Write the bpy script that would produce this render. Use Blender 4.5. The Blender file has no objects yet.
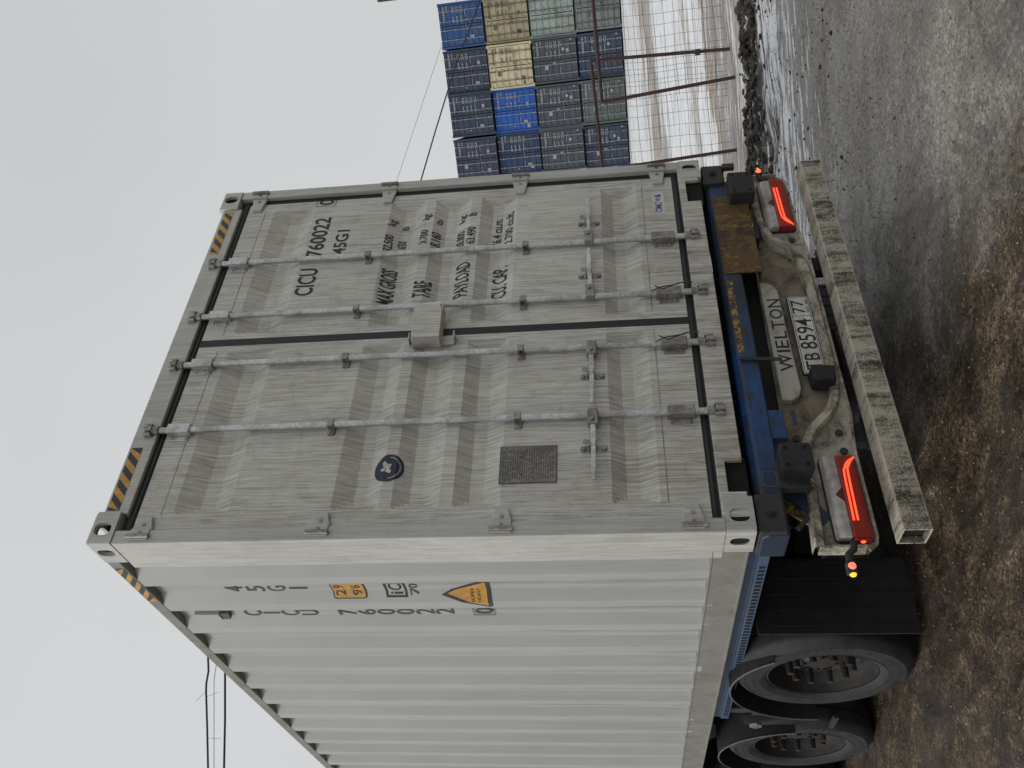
import bpy, bmesh, math, random
import numpy as np
from mathutils import Vector, Matrix, noise
R_ = math.radians
PI = math.pi
sc = bpy.context.scene
col = sc.collection
random.seed(4)

# ------------------------------------------------------------------ camera
CAM = Vector((-1.6731, -4.9105, 1.5018))
RT = Vector((0.7785, -0.6238, -0.0696)); UP = Vector((-0.0266, -0.1436, 0.9893)); FW = Vector((0.6271, 0.7683, 0.1284))
cd = bpy.data.cameras.new('camera'); cam = bpy.data.objects.new('camera', cd); col.objects.link(cam)
cd.sensor_width = 36; cd.lens = 36 * 836.1 / 1024; cd.clip_start = 0.05; cd.clip_end = 3000
Z = (-FW).normalized(); Yc = RT.normalized(); Xc = Yc.cross(Z).normalized(); Yc = Z.cross(Xc)
m = Matrix((Xc, Yc, Z)).transposed().to_4x4(); m.translation = CAM
cam.matrix_world = m
sc.camera = cam

# ------------------------------------------------------------------ sky, sun, exposure
w = bpy.data.worlds.new("World"); sc.world = w; w.use_nodes = True
nt = w.node_tree; nt.nodes.clear()
out = nt.nodes.new('ShaderNodeOutputWorld'); bg = nt.nodes.new('ShaderNodeBackground')
sky = nt.nodes.new('ShaderNodeTexSky'); sky.sky_type = 'NISHITA'; sky.sun_disc = False
sky.sun_elevation = R_(52); sky.sun_rotation = R_(284); sky.dust_density = 3; sky.air_density = 1
hs = nt.nodes.new('ShaderNodeHueSaturation'); hs.inputs['Saturation'].default_value = 0.12
mixs = nt.nodes.new('ShaderNodeMix'); mixs.data_type = 'RGBA'; mixs.inputs[0].default_value = 0.93
mixs.inputs[7].default_value = (6.5, 6.66, 6.76, 1)
# cloud layer: very soft unevenness of the overcast
tcw = nt.nodes.new('ShaderNodeTexCoord'); nzw = nt.nodes.new('ShaderNodeTexNoise'); nzw.inputs['Scale'].default_value = 1.6; nzw.inputs['Detail'].default_value = 3
mrw = nt.nodes.new('ShaderNodeMapRange'); mrw.inputs[1].default_value = .3; mrw.inputs[2].default_value = .7; mrw.inputs[3].default_value = 0.93; mrw.inputs[4].default_value = 1.05
mulw = nt.nodes.new('ShaderNodeVectorMath'); mulw.operation = 'SCALE'
L = nt.links.new
L(sky.outputs[0], hs.inputs['Color']); L(hs.outputs[0], mixs.inputs[6])
L(tcw.outputs['Generated'], nzw.inputs['Vector']); L(nzw.outputs[0], mrw.inputs[0])
L(mixs.outputs[2], mulw.inputs[0]); L(mrw.outputs[0], mulw.inputs['Scale'])
L(mulw.outputs[0], bg.inputs['Color']); bg.inputs['Strength'].default_value = 0.1
L(bg.outputs[0], out.inputs['Surface'])
sd = bpy.data.lights.new('sun', 'SUN'); sd.energy = 1.65; sd.angle = R_(20); sd.color = (1, .97, .93)
so = bpy.data.objects.new('sun', sd); col.objects.link(so)
az, el = R_(166), R_(46)          # direction towards the sun: from the lorry's left side, a little ahead of square
dirv = Vector((math.cos(az) * math.cos(el), math.sin(az) * math.cos(el), math.sin(el)))
so.rotation_euler = dirv.to_track_quat('Z', 'Y').to_euler()
vs = sc.view_settings; vs.view_transform = 'Standard'; vs.look = 'None'; vs.exposure = 0.0; vs.gamma = 1; vs.use_curve_mapping = False

# the lorry stands on slightly uneven ground: its frame is tilted against the level world
TR = Matrix(((0.9999, 0.0, 0.0153, 1.2159), (0.0004, 0.9996, -0.0265, -1.8267), (-0.0153, 0.0265, 0.9995, 0.9814), (0, 0, 0, 1)))
TRR = TR.to_3x3().to_quaternion().to_matrix().to_4x4(); TRR.translation = TR.translation
TR = TRR

# ------------------------------------------------------------------ material kit
class NT:
    def __init__(s, name):
        s.m = bpy.data.materials.new(name); s.m.use_nodes = True; s.t = s.m.node_tree; s.t.nodes.clear()
        s.o = s.n('ShaderNodeOutputMaterial'); s.b = s.n('ShaderNodeBsdfPrincipled'); s.l(s.b.outputs[0], s.o.inputs[0])
        s.tc = s.n('ShaderNodeTexCoord').outputs['Object']
    def n(s, k): return s.t.nodes.new(k)
    def l(s, a, b): s.t.links.new(a, b)
    def put(s, sock, v):
        if hasattr(v, 'links') or isinstance(v, bpy.types.NodeSocket): s.l(v, sock)
        elif isinstance(v, (tuple, list)) and len(v) == 3 and sock.type == 'RGBA': sock.default_value = (*v, 1)
        else: sock.default_value = v
    def noise(s, sc=(1, 1, 1), scale=5, detail=4, rough=.6, vec=None, dist=0):
        mp = s.n('ShaderNodeMapping'); s.l(vec if vec is not None else s.tc, mp.inputs[0]); mp.inputs['Scale'].default_value = sc
        q = s.n('ShaderNodeTexNoise'); s.l(mp.outputs[0], q.inputs['Vector']); q.inputs['Scale'].default_value = scale
        q.inputs['Detail'].default_value = detail; q.inputs['Roughness'].default_value = rough; q.inputs['Distortion'].default_value = dist
        return q.outputs[0]
    def vor(s, sc=(1, 1, 1), scale=5, vec=None):
        mp = s.n('ShaderNodeMapping'); s.l(vec if vec is not None else s.tc, mp.inputs[0]); mp.inputs['Scale'].default_value = sc
        q = s.n('ShaderNodeTexVoronoi'); s.l(mp.outputs[0], q.inputs['Vector']); q.inputs['Scale'].default_value = scale
        return q.outputs[0]
    def rng(s, v, a, b, c=0., d=1.):
        q = s.n('ShaderNodeMapRange'); s.put(q.inputs[0], v)
        for i, x in zip((1, 2, 3, 4), (a, b, c, d)): q.inputs[i].default_value = x
        return q.outputs[0]
    def math(s, op, a, b=0.):
        q = s.n('ShaderNodeMath'); q.operation = op; s.put(q.inputs[0], a); s.put(q.inputs[1], b); return q.outputs[0]
    def mix(s, f, a, b):
        q = s.n('ShaderNodeMix'); q.data_type = 'RGBA'; s.put(q.inputs[0], f); s.put(q.inputs[6], a); s.put(q.inputs[7], b); return q.outputs[2]
    def sep(s, v=None):
        q = s.n('ShaderNodeSeparateXYZ'); s.l(v if v is not None else s.tc, q.inputs[0]); return q.outputs
    def ramp(s, v, stops):
        q = s.n('ShaderNodeValToRGB'); s.put(q.inputs[0], v); e = q.color_ramp.elements
        for i, (p, c) in enumerate(stops):
            el_ = e[i] if i < 2 else e.new(p)
            el_.position = p; el_.color = (*c, 1)
        return q.outputs[0]
    def fin(s, color, rough=.6, metal=0., bump=None, bs=.2, bd=.01, spec=.5):
        s.put(s.b.inputs['Base Color'], color); s.put(s.b.inputs['Roughness'], rough); s.put(s.b.inputs['Metallic'], metal)
        s.b.inputs['Specular IOR Level'].default_value = spec
        if bump is not None:
            q = s.n('ShaderNodeBump'); q.inputs['Strength'].default_value = bs; q.inputs['Distance'].default_value = bd
            s.l(bump, q.inputs['Height']); s.l(q.outputs[0], s.b.inputs['Normal'])
        return s.m

def simple(name, c, rough=.6, metal=0., var=.25, scale=30, dirt=None, dirtamt=.5, spec=.5):
    k = NT(name); n = k.noise(scale=scale, detail=5)
    a = tuple(x * (1 - var) for x in c); b = tuple(min(1, x * (1 + var)) for x in c)
    cc = k.mix(k.rng(n, .3, .7), a, b)
    if dirt:
        n2 = k.noise(scale=7, detail=6, rough=.7)
        cc = k.mix(k.math('MULTIPLY', k.rng(n2, .42, .62), dirtamt), cc, dirt)
    return k.fin(cc, rough, metal, bump=n, bs=.15, bd=.003, spec=spec)

def dirty_paint(name, base, dirt, amt, streak=(38, 38, 1.1), lowz=None, rough=.5, sc2=3.0, diag=False):
    """painted steel with fine rain-run dirt streaks"""
    k = NT(name)
    n1 = k.noise(sc=streak, scale=3.0, detail=7, rough=.72)
    n2 = k.noise(sc=(1, 1, .5), scale=sc2, detail=5, rough=.6)
    n3 = k.noise(sc=(90, streak[1] * 1.4, 3), scale=2.2, detail=3, rough=.6)
    n4 = k.noise(scale=9, detail=6, rough=.65, dist=1.2)
    f = k.math('MULTIPLY', k.rng(n1, .36, .66), k.rng(n2, .25, .75, .45, 1.0))
    f = k.math('ADD', k.math('MULTIPLY', f, amt), k.math('MULTIPLY', k.rng(n3, .45, .7), amt * .55))
    f = k.math('ADD', f, k.math('MULTIPLY', k.rng(n4, .5, .75), amt * .3))
    n5 = k.noise(sc=(150, streak[1] * 2, 5), scale=2.0, detail=4, rough=.75)
    f = k.math('ADD', f, k.math('MULTIPLY', k.math('SUBTRACT', n5, .5), amt * 1.1)); f = k.math('MAXIMUM', f, 0.)
    if lowz:
        z = k.sep()[2]
        low = k.rng(z, lowz[1], lowz[0])
        f = k.math('ADD', f, k.math('MULTIPLY', k.math('MULTIPLY', low, k.rng(n1, .3, .6)), lowz[2]))
    f = k.math('MINIMUM', f, .95)
    b2 = tuple(x * .9 for x in base)
    c = k.mix(k.rng(n2, .3, .7), base, b2)
    c = k.mix(f, c, dirt)
    r = k.rng(f, 0, 1, rough, .85)
    return k.fin(c, r, 0, bump=n1, bs=.12, bd=.002, spec=.4)

DIRT = (.15, .125, .095)
M = {}
M['door'] = dirty_paint('grey_door_paint', (.76, .755, .71), (.25, .225, .18), .74, streak=(62, 3, 1.0), lowz=(.0, .9, .22))
M['sill'] = dirty_paint('scuffed_sill_paint', (.70, .68, .62), (.075, .055, .04), .62, streak=(14, 14, .9), lowz=(-.05, .2, .15))
k = NT('grey_side_paint')
yy = k.sep()[1]; zz = k.sep()[2]
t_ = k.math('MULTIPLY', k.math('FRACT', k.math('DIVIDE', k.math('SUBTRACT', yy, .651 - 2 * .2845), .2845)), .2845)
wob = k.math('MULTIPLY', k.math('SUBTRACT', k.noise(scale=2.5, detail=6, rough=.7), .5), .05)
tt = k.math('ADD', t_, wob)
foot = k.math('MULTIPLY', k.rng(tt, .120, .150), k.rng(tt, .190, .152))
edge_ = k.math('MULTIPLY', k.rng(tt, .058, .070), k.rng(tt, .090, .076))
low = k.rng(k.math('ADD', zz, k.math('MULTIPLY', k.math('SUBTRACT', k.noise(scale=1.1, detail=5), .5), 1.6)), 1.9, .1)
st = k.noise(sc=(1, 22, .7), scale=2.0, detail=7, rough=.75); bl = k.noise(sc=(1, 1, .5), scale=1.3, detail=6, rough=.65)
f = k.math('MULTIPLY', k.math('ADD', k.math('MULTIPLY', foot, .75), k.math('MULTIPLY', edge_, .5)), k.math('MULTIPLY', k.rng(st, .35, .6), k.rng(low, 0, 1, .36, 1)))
f = k.math('ADD', f, k.math('MULTIPLY', k.rng(st, .45, .75), k.rng(low, 0, 1, .06, .30)))
f = k.math('ADD', f, k.math('MULTIPLY', k.rng(k.noise(scale=60, detail=3), .70, .74), .25))
f = k.math('MINIMUM', f, .85)
c = k.mix(k.rng(bl, .35, .65), (.445, .455, .44), (.40, .41, .395))
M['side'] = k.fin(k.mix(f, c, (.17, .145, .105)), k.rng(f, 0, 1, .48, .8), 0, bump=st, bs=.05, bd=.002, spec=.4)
M['frame'] = dirty_paint('grey_frame_paint', (.60, .60, .565), (.21, .19, .155), .36, streak=(16, 16, .8), lowz=(0, .8, .2))
M['rail'] = dirty_paint('grey_rail_paint', (.27, .265, .24), (.14, .12, .095), .5, streak=(12, 3, 1.5))
M['gasket'] = simple('black_rubber_gasket', (.014, .015, .018), .55, var=.3)
M['rubber'] = simple('dusty_black_rubber', (.022, .022, .023), .8, dirt=(.06, .055, .05), dirtamt=.4)
M['tyre'] = simple('tyre_rubber', (.017, .017, .020), .7, dirt=(.05, .046, .042), dirtamt=.5, scale=18)
M['galv'] = simple('galvanised_steel', (.60, .61, .61), .42, .55, var=.25, scale=70, dirt=(.22, .2, .17), dirtamt=.6)
M['galvd'] = simple('dull_galvanised_steel', (.36, .35, .33), .5, .5, var=.35, scale=80, dirt=(.12, .1, .08), dirtamt=.7)
M['rim'] = simple('grimy_rim_steel', (.048, .045, .043), .6, .3, dirt=(.02, .018, .016), dirtamt=.7)
M['blackpaint'] = simple('black_chassis_paint', (.012, .012, .014), .7, dirt=(.03, .027, .024), dirtamt=.6)
M['cast'] = simple('dark_cast_steel', (.035, .037, .042), .65, .2, dirt=(.07, .065, .06), dirtamt=.5)
M['bluerail'] = simple('blue_grey_rail_paint', (.055, .11, .2), .4, .1, var=.3, scale=120, dirt=(.10, .11, .12), dirtamt=.5)
M['blacktxt'] = simple('black_marking', (.018, .019, .022), .6, var=.3, scale=150)
M['bluetxt'] = simple('blue_marking', (.03, .05, .30), .5)
M['white'] = simple('white_sticker', (.62, .62, .58), .5, dirt=(.35, .32, .27), dirtamt=.6)
M['plate'] = simple('number_plate_white', (.60, .60, .57), .4, dirt=(.33, .3, .25), dirtamt=.55)
M['yellow'] = simple('yellow_sticker', (.60, .31, .035), .5, dirt=(.35, .22, .08), dirtamt=.4)
M['stickdark'] = simple('dark_sticker', (.03, .032, .038), .5)
M['hollowshade'] = simple('hollow_shade_black', (.006, .006, .007), .9)  # near-black painted in for the shade within holes and hollows
M['steelplate'] = simple('etched_data_plate', (.25, .235, .215), .5, .3, var=.3, scale=60, dirt=(.1, .09, .075), dirtamt=.7)
M['redlens'] = simple('red_lens', (.34, .015, .012), .28, dirt=(.14, .05, .04), dirtamt=.6)
M['darkred'] = simple('dark_red_reflector', (.10, .02, .02), .3)
M['whitelens'] = simple('frosted_white_lens', (.46, .44, .41), .35, dirt=(.22, .19, .15), dirtamt=.7)
M['redtxt'] = simple('red_flag_band', (.5, .03, .03), .5)
M['fencebrown'] = simple('rust_brown_fence_steel', (.060, .028, .022), .7, dirt=(.04, .022, .018), dirtamt=.7)
M['wire'] = simple('fence_wire_steel', (.045, .035, .032), .6)
M['cable'] = simple('black_cable', (.012, .012, .02), .6)
M['cablegrey'] = simple('grey_cable', (.10, .10, .11), .6)
M['wood'] = simple('weathered_pole_wood', (.05, .04, .035), .85)

def emis(name, c, s):
    k = NT(name); k.b.inputs['Base Color'].default_value = (*c, 1); k.b.inputs['Emission Color'].default_value = (*c, 1)
    k.b.inputs['Emission Strength'].default_value = s; return k.m
M['led'] = emis('lit_red_led_strip', (1, .085, .03), 1.5)
M['ledspot'] = emis('lit_red_side_lamp', (1, .10, .03), 2.0)
M['amber'] = emis('lit_amber_marker', (1, .42, .03), 1.6)
M['pinkred'] = emis('lit_red_marker', (1, .20, .12), 1.1)

# blue chassis paint, worn through to dark grime
k = NT('worn_blue_chassis_paint')
n = k.noise(sc=(1, 1, 2.5), scale=6, detail=7, rough=.75, dist=.6); n2 = k.noise(scale=40, detail=4)
xx = k.sep()[0]
left = k.rng(xx, .1, -.4, -.06, .14)
f = k.math('MULTIPLY', k.rng(k.math('ADD', k.noise(sc=(1, 1, 1.6), scale=5.5, detail=7, rough=.75), left), .44, .66), k.rng(xx, -1.0, -.8, .1, 1))
c = k.mix(f, (.015, .024, .042), (.012, .072, .215))
c = k.mix(k.rng(n, .48, .64), c, (.026, .027, .031))
M['blue'] = k.fin(c, .5, 0, bump=n2, bs=.15, bd=.003)
# rust plate with rubbed-off yellow
k = NT('rusty_yellow_plate_paint')
n = k.noise(sc=(1, 1, 1.5), scale=8, detail=9, rough=.8, dist=.8); ny = k.noise(sc=(3, 1, 1), scale=11, detail=9, rough=.85)
c = k.ramp(n, [(.30, (.020, .016, .014)), (.46, (.070, .040, .020)), (.56, (.13, .075, .024)), (.66, (.085, .045, .02))])
c = k.mix(k.math('MULTIPLY', k.rng(ny, .54, .60), .8), c, (.30, .19, .022)); c = k.mix(k.rng(ny, .42, .36), c, (.022, .022, .026))
M['rust'] = k.fin(c, .7, 0, bump=n, bs=.3, bd=.004)
k = NT('worn_yellow_paint_patch'); n = k.noise(scale=22, detail=6, rough=.7)
M['yellowworn'] = k.fin(k.mix(k.rng(n, .47, .56), (.035, .038, .05), (.40, .23, .03)), .6)
# mud-splashed cream board and bar
def muddy(name, base, mud, lo, hi, sc=(1, 1, 1), scale=5, band=0.):
    k = NT(name)
    n = k.noise(sc=sc, scale=scale, detail=8, rough=.72, dist=.4); n2 = k.noise(scale=150, detail=4, rough=.7)
    v = n
    if band:
        v = k.math('ADD', n, k.math('MULTIPLY', k.math('SUBTRACT', k.noise(sc=(1, .01, .01), scale=9, detail=2), .5), band))
    v = k.math('ADD', v, k.math('MULTIPLY', k.math('SUBTRACT', n2, .5), .28))
    f = k.rng(v, lo, hi)
    c = k.mix(f, base, mud)
    return k.fin(c, .8, 0, bump=n2, bs=.35, bd=.003, spec=.3)
M['board'] = muddy('mud_splashed_cream_board', (.42, .39, .32), (.09, .073, .053), .42, .64, scale=5)
M['boardback'] = muddy('mud_caked_board_back', (.26, .225, .17), (.075, .06, .044), .40, .64, scale=6)
M['lip'] = muddy('cream_board_lip', (.50, .465, .38), (.10, .08, .056), .42, .62, scale=9)
M['nameplate'] = muddy('pale_name_panel', (.44, .43, .38), (.2, .175, .13), .48, .75, scale=9)
k = NT('muddy_beige_bar_paint')
n1 = k.noise(sc=(9, 3, 3.6), scale=2.2, detail=9, rough=.8, dist=.5); nb_ = k.noise(sc=(1, .02, .02), scale=7, detail=4, rough=.7); n2 = k.noise(scale=130, detail=6, rough=.85)
v_ = k.math('ADD', k.math('MULTIPLY', n1, .55), k.math('ADD', k.math('ADD', .25, k.math('MULTIPLY', k.math('SUBTRACT', nb_, .5), .62)), k.math('MULTIPLY', k.math('SUBTRACT', n2, .5), .75)))
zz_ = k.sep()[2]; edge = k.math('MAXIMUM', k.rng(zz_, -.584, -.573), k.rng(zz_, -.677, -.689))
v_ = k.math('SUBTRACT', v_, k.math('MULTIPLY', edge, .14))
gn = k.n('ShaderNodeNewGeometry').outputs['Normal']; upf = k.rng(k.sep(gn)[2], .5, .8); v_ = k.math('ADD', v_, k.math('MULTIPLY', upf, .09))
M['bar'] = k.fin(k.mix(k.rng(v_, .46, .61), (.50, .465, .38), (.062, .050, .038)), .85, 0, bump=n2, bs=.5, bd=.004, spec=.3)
# asphalt, mud and snow
k = NT('yard_ground_surface')
pos = k.tc
def dotv(v, off):
    q = k.n('ShaderNodeVectorMath'); q.operation = 'SUBTRACT'; k.l(pos, q.inputs[0]); q.inputs[1].default_value = off
    q2 = k.n('ShaderNodeVectorMath'); q2.operation = 'DOT_PRODUCT'; k.l(q.outputs[0], q2.inputs[0]); q2.inputs[1].default_value = v
    return q2.outputs['Value']
u = dotv((.632, .775, 0), (-1.673, -4.9105, 0)); v = dotv((.775, -.632, 0), (-1.673, -4.9105, 0))
u = k.math('MAXIMUM', u, .5)
cmb = k.n('ShaderNodeCombineXYZ'); k.l(k.math('MULTIPLY', k.math('LOGARITHM', u, 2.718), 9.), cmb.inputs[0]); k.l(k.math('MULTIPLY', k.math('DIVIDE', v, u), 3.2), cmb.inputs[1])
wv = cmb.outputs[0]
wn = k.noise(scale=1.1, detail=6, rough=.62, vec=wv); wn2 = k.noise(sc=(2.5, .7, 1), scale=2.6, detail=6, rough=.75, vec=wv)
wn3 = k.noise(sc=(7, .9, 1), scale=1.6, detail=5, rough=.7, vec=wv)
s_ = k.math('DIVIDE', 1254., u)
s_ = k.math('ADD', s_, k.math('MULTIPLY', k.math('SUBTRACT', wn, .5), 34.))
s_ = k.math('ADD', s_, k.math('MULTIPLY', k.math('SUBTRACT', wn2, .5), 26.))
wn5 = k.noise(sc=(11, 5, 1), scale=2.4, detail=7, rough=.8, vec=wv)
s_ = k.math('ADD', s_, k.math('MULTIPLY', k.math('SUBTRACT', wn5, .5), 15.))
# leftwards (away from the frame's right edge) the snow field reaches nearer
s_ = k.math('SUBTRACT', s_, k.math('MULTIPLY', k.rng(k.math('DIVIDE', v, u), .46, .26), 10.))
S = 256.
snow = (.74, .76, .79); tan = (.28, .235, .185); tan2 = (.235, .165, .105); gry = (.27, .255, .25); dark = (.045, .038, .033)
road = (.205, .193, .178); slush = (.40, .40, .40)
far = k.ramp(k.math('DIVIDE', s_, S), [(0, snow), (35/S, snow), (40/S, tan), (50/S, gry), (54/S, snow), (80/S, snow), (83/S, tan), (86/S, snow), (100/S, snow),
      (103/S, tan2), (109/S, gry), (121/S, gry), (126/S, tan2), (129/S, snow), (132/S, gry), (140/S, gry), (156/S, gry), (165/S, gry), (185/S, (.25, .24, .23)), (200/S, road), (1, road)])
streaks = k.rng(wn3, .48, .72)
far = k.mix(k.math('MULTIPLY', streaks, .28), far, (.22, .18, .14))
offroad = k.rng(s_, 165., 140.)
far = k.mix(k.math('MULTIPLY', k.math('MULTIPLY', k.rng(wn3, .42, .30), .5), offroad), far, snow)
wn6 = k.noise(sc=(7, 2.2, 1), scale=1.6, detail=8, rough=.8, vec=wv)
far = k.mix(k.math('MULTIPLY', k.math('MULTIPLY', k.rng(wn6, .535, .56), .7), offroad), far, (.21, .165, .12))
far = k.mix(k.math('MULTIPLY', k.math('MULTIPLY', k.rng(wn6, .455, .43), .9), offroad), far, snow)
# the bank: black frozen soil with snow caught between the lumps
lump = k.noise(sc=(3.4, 3.0, 1), scale=2.4, detail=7, rough=.72, vec=wv)
inb = k.math('MULTIPLY', k.rng(s_, 133., 139.), k.rng(s_, 166., 158.))
far = k.mix(inb, far, k.ramp(lump, [(.40, (.016, .013, .010)), (.52, (.040, .033, .026)), (.565, (.10, .085, .07)), (.585, (.45, .46, .47)), (.62, snow)]))
# snow scraps and slush between bank and road
scr = k.noise(sc=(5.5, 2.2, 1), scale=1.7, detail=8, rough=.72, vec=wv)
pt = k.math('MULTIPLY', k.rng(k.math('ADD', scr, k.rng(s_, 158., 205., .06, -.08)), .515, .54), k.math('MULTIPLY', k.rng(s_, 154., 160.), k.rng(s_, 214., 200.)))
far = k.mix(pt, far, snow)
dk = k.math('MULTIPLY', k.rng(k.noise(sc=(7, 3, 1), scale=3.1, detail=7, rough=.75, vec=wv), .56, .64), k.math('MULTIPLY', k.rng(s_, 154., 162.), k.rng(s_, 222., 190.)))
far = k.mix(k.math('MULTIPLY', dk, .85), far, (.075, .062, .05))
# road: grit, damp patches, worn tracks
g1 = k.noise(scale=75, detail=7, rough=.85); g2 = k.noise(scale=2.2, detail=6, rough=.6); g3 = k.noise(sc=(1, .5, 1), scale=7, detail=9, rough=.75, dist=.5)
g4 = k.noise(scale=20, detail=8, rough=.8)
def cells(scale):
    q = k.n('ShaderNodeTexVoronoi'); k.l(k.tc, q.inputs['Vector']); q.inputs['Scale'].default_value = scale
    w_ = k.n('ShaderNodeRGBToBW'); k.l(q.outputs['Color'], w_.inputs[0]); return w_.outputs[0], q.outputs['Distance']
c1, d1 = cells(150); c2, d2 = cells(66)
agg = k.mix(k.rng(c1, .25, .75), (.38, .37, .36), (1.75, 1.70, 1.60))
agg = k.mix(k.rng(c2, .74, .78), agg, (2.3, 2.2, 2.0)); agg = k.mix(k.rng(c2, .27, .23), agg, (.22, .21, .20))
grit = k.mix(k.rng(g1, .38, .62), (.55, .55, .55), (1.45, 1.43, 1.4))
grit2 = k.mix(k.rng(g4, .35, .65), (.6, .6, .6), (1.4, 1.4, 1.4))
def mul(a, b, f):
    q = k.n('ShaderNodeMix'); q.data_type = 'RGBA'; q.blend_type = 'MULTIPLY'; k.put(q.inputs[0], f); k.l(a, q.inputs[6]); k.l(b, q.inputs[7]); return q.outputs[2]
isroad = k.rng(s_, 175., 205.)
# paler and darker flecks over the road
px = k.sep(); cmb2 = k.n('ShaderNodeCombineXYZ'); k.l(u, cmb2.inputs[0]); k.l(v, cmb2.inputs[1]); uvv = cmb2.outputs[0]
film = k.noise(sc=(1, .55, 1), scale=2.6, detail=9, rough=.72, vec=uvv, dist=.4)
base = k.mix(k.math('MULTIPLY', k.math('MULTIPLY', k.rng(film, .47, .60), isroad), .40), far, (.33, .325, .32))
base = k.mix(k.math('MULTIPLY', k.math('MULTIPLY', k.rng(film, .46, .36), isroad), .5), base, (.105, .092, .078))
base = mul(mul(mul(base, grit, k.math('MULTIPLY', isroad, .6)), grit2, k.math('MULTIPLY', isroad, .6)), agg, k.math('MULTIPLY', isroad, .34))
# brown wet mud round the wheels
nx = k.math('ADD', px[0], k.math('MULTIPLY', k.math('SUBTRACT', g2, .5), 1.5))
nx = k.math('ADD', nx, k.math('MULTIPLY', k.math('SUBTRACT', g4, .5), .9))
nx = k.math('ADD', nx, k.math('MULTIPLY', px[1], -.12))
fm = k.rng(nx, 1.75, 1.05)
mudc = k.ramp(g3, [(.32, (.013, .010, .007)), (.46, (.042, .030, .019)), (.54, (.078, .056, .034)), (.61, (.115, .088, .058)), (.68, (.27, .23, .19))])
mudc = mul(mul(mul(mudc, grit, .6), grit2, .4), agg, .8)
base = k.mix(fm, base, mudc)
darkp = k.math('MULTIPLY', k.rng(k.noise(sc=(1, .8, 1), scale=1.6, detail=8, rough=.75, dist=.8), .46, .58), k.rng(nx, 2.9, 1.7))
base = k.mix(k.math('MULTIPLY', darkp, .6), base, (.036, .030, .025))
hgt = k.math('ADD', k.math('MULTIPLY', g1, .35), k.math('ADD', k.math('MULTIPLY', g3, 1.3), k.math('ADD', k.math('MULTIPLY', g4, .8), k.math('ADD', k.math('MULTIPLY', c2, .12), k.math('MULTIPLY', c1, .10)))))
wet = k.math('ADD', g2, k.math('MULTIPLY', k.math('SUBTRACT', g3, .5), .8))
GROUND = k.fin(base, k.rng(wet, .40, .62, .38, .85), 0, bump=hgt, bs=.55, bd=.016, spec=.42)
k = NT('dirty_frozen_soil'); n = k.noise(scale=9, detail=7, rough=.7)
M['clod'] = k.fin(k.ramp(n, [(.35, (.014, .011, .009)), (.52, (.038, .031, .025)), (.60, (.08, .07, .06)), (.66, (.45, .45, .46))]), .9, bump=n, bs=.5, bd=.03)

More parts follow.
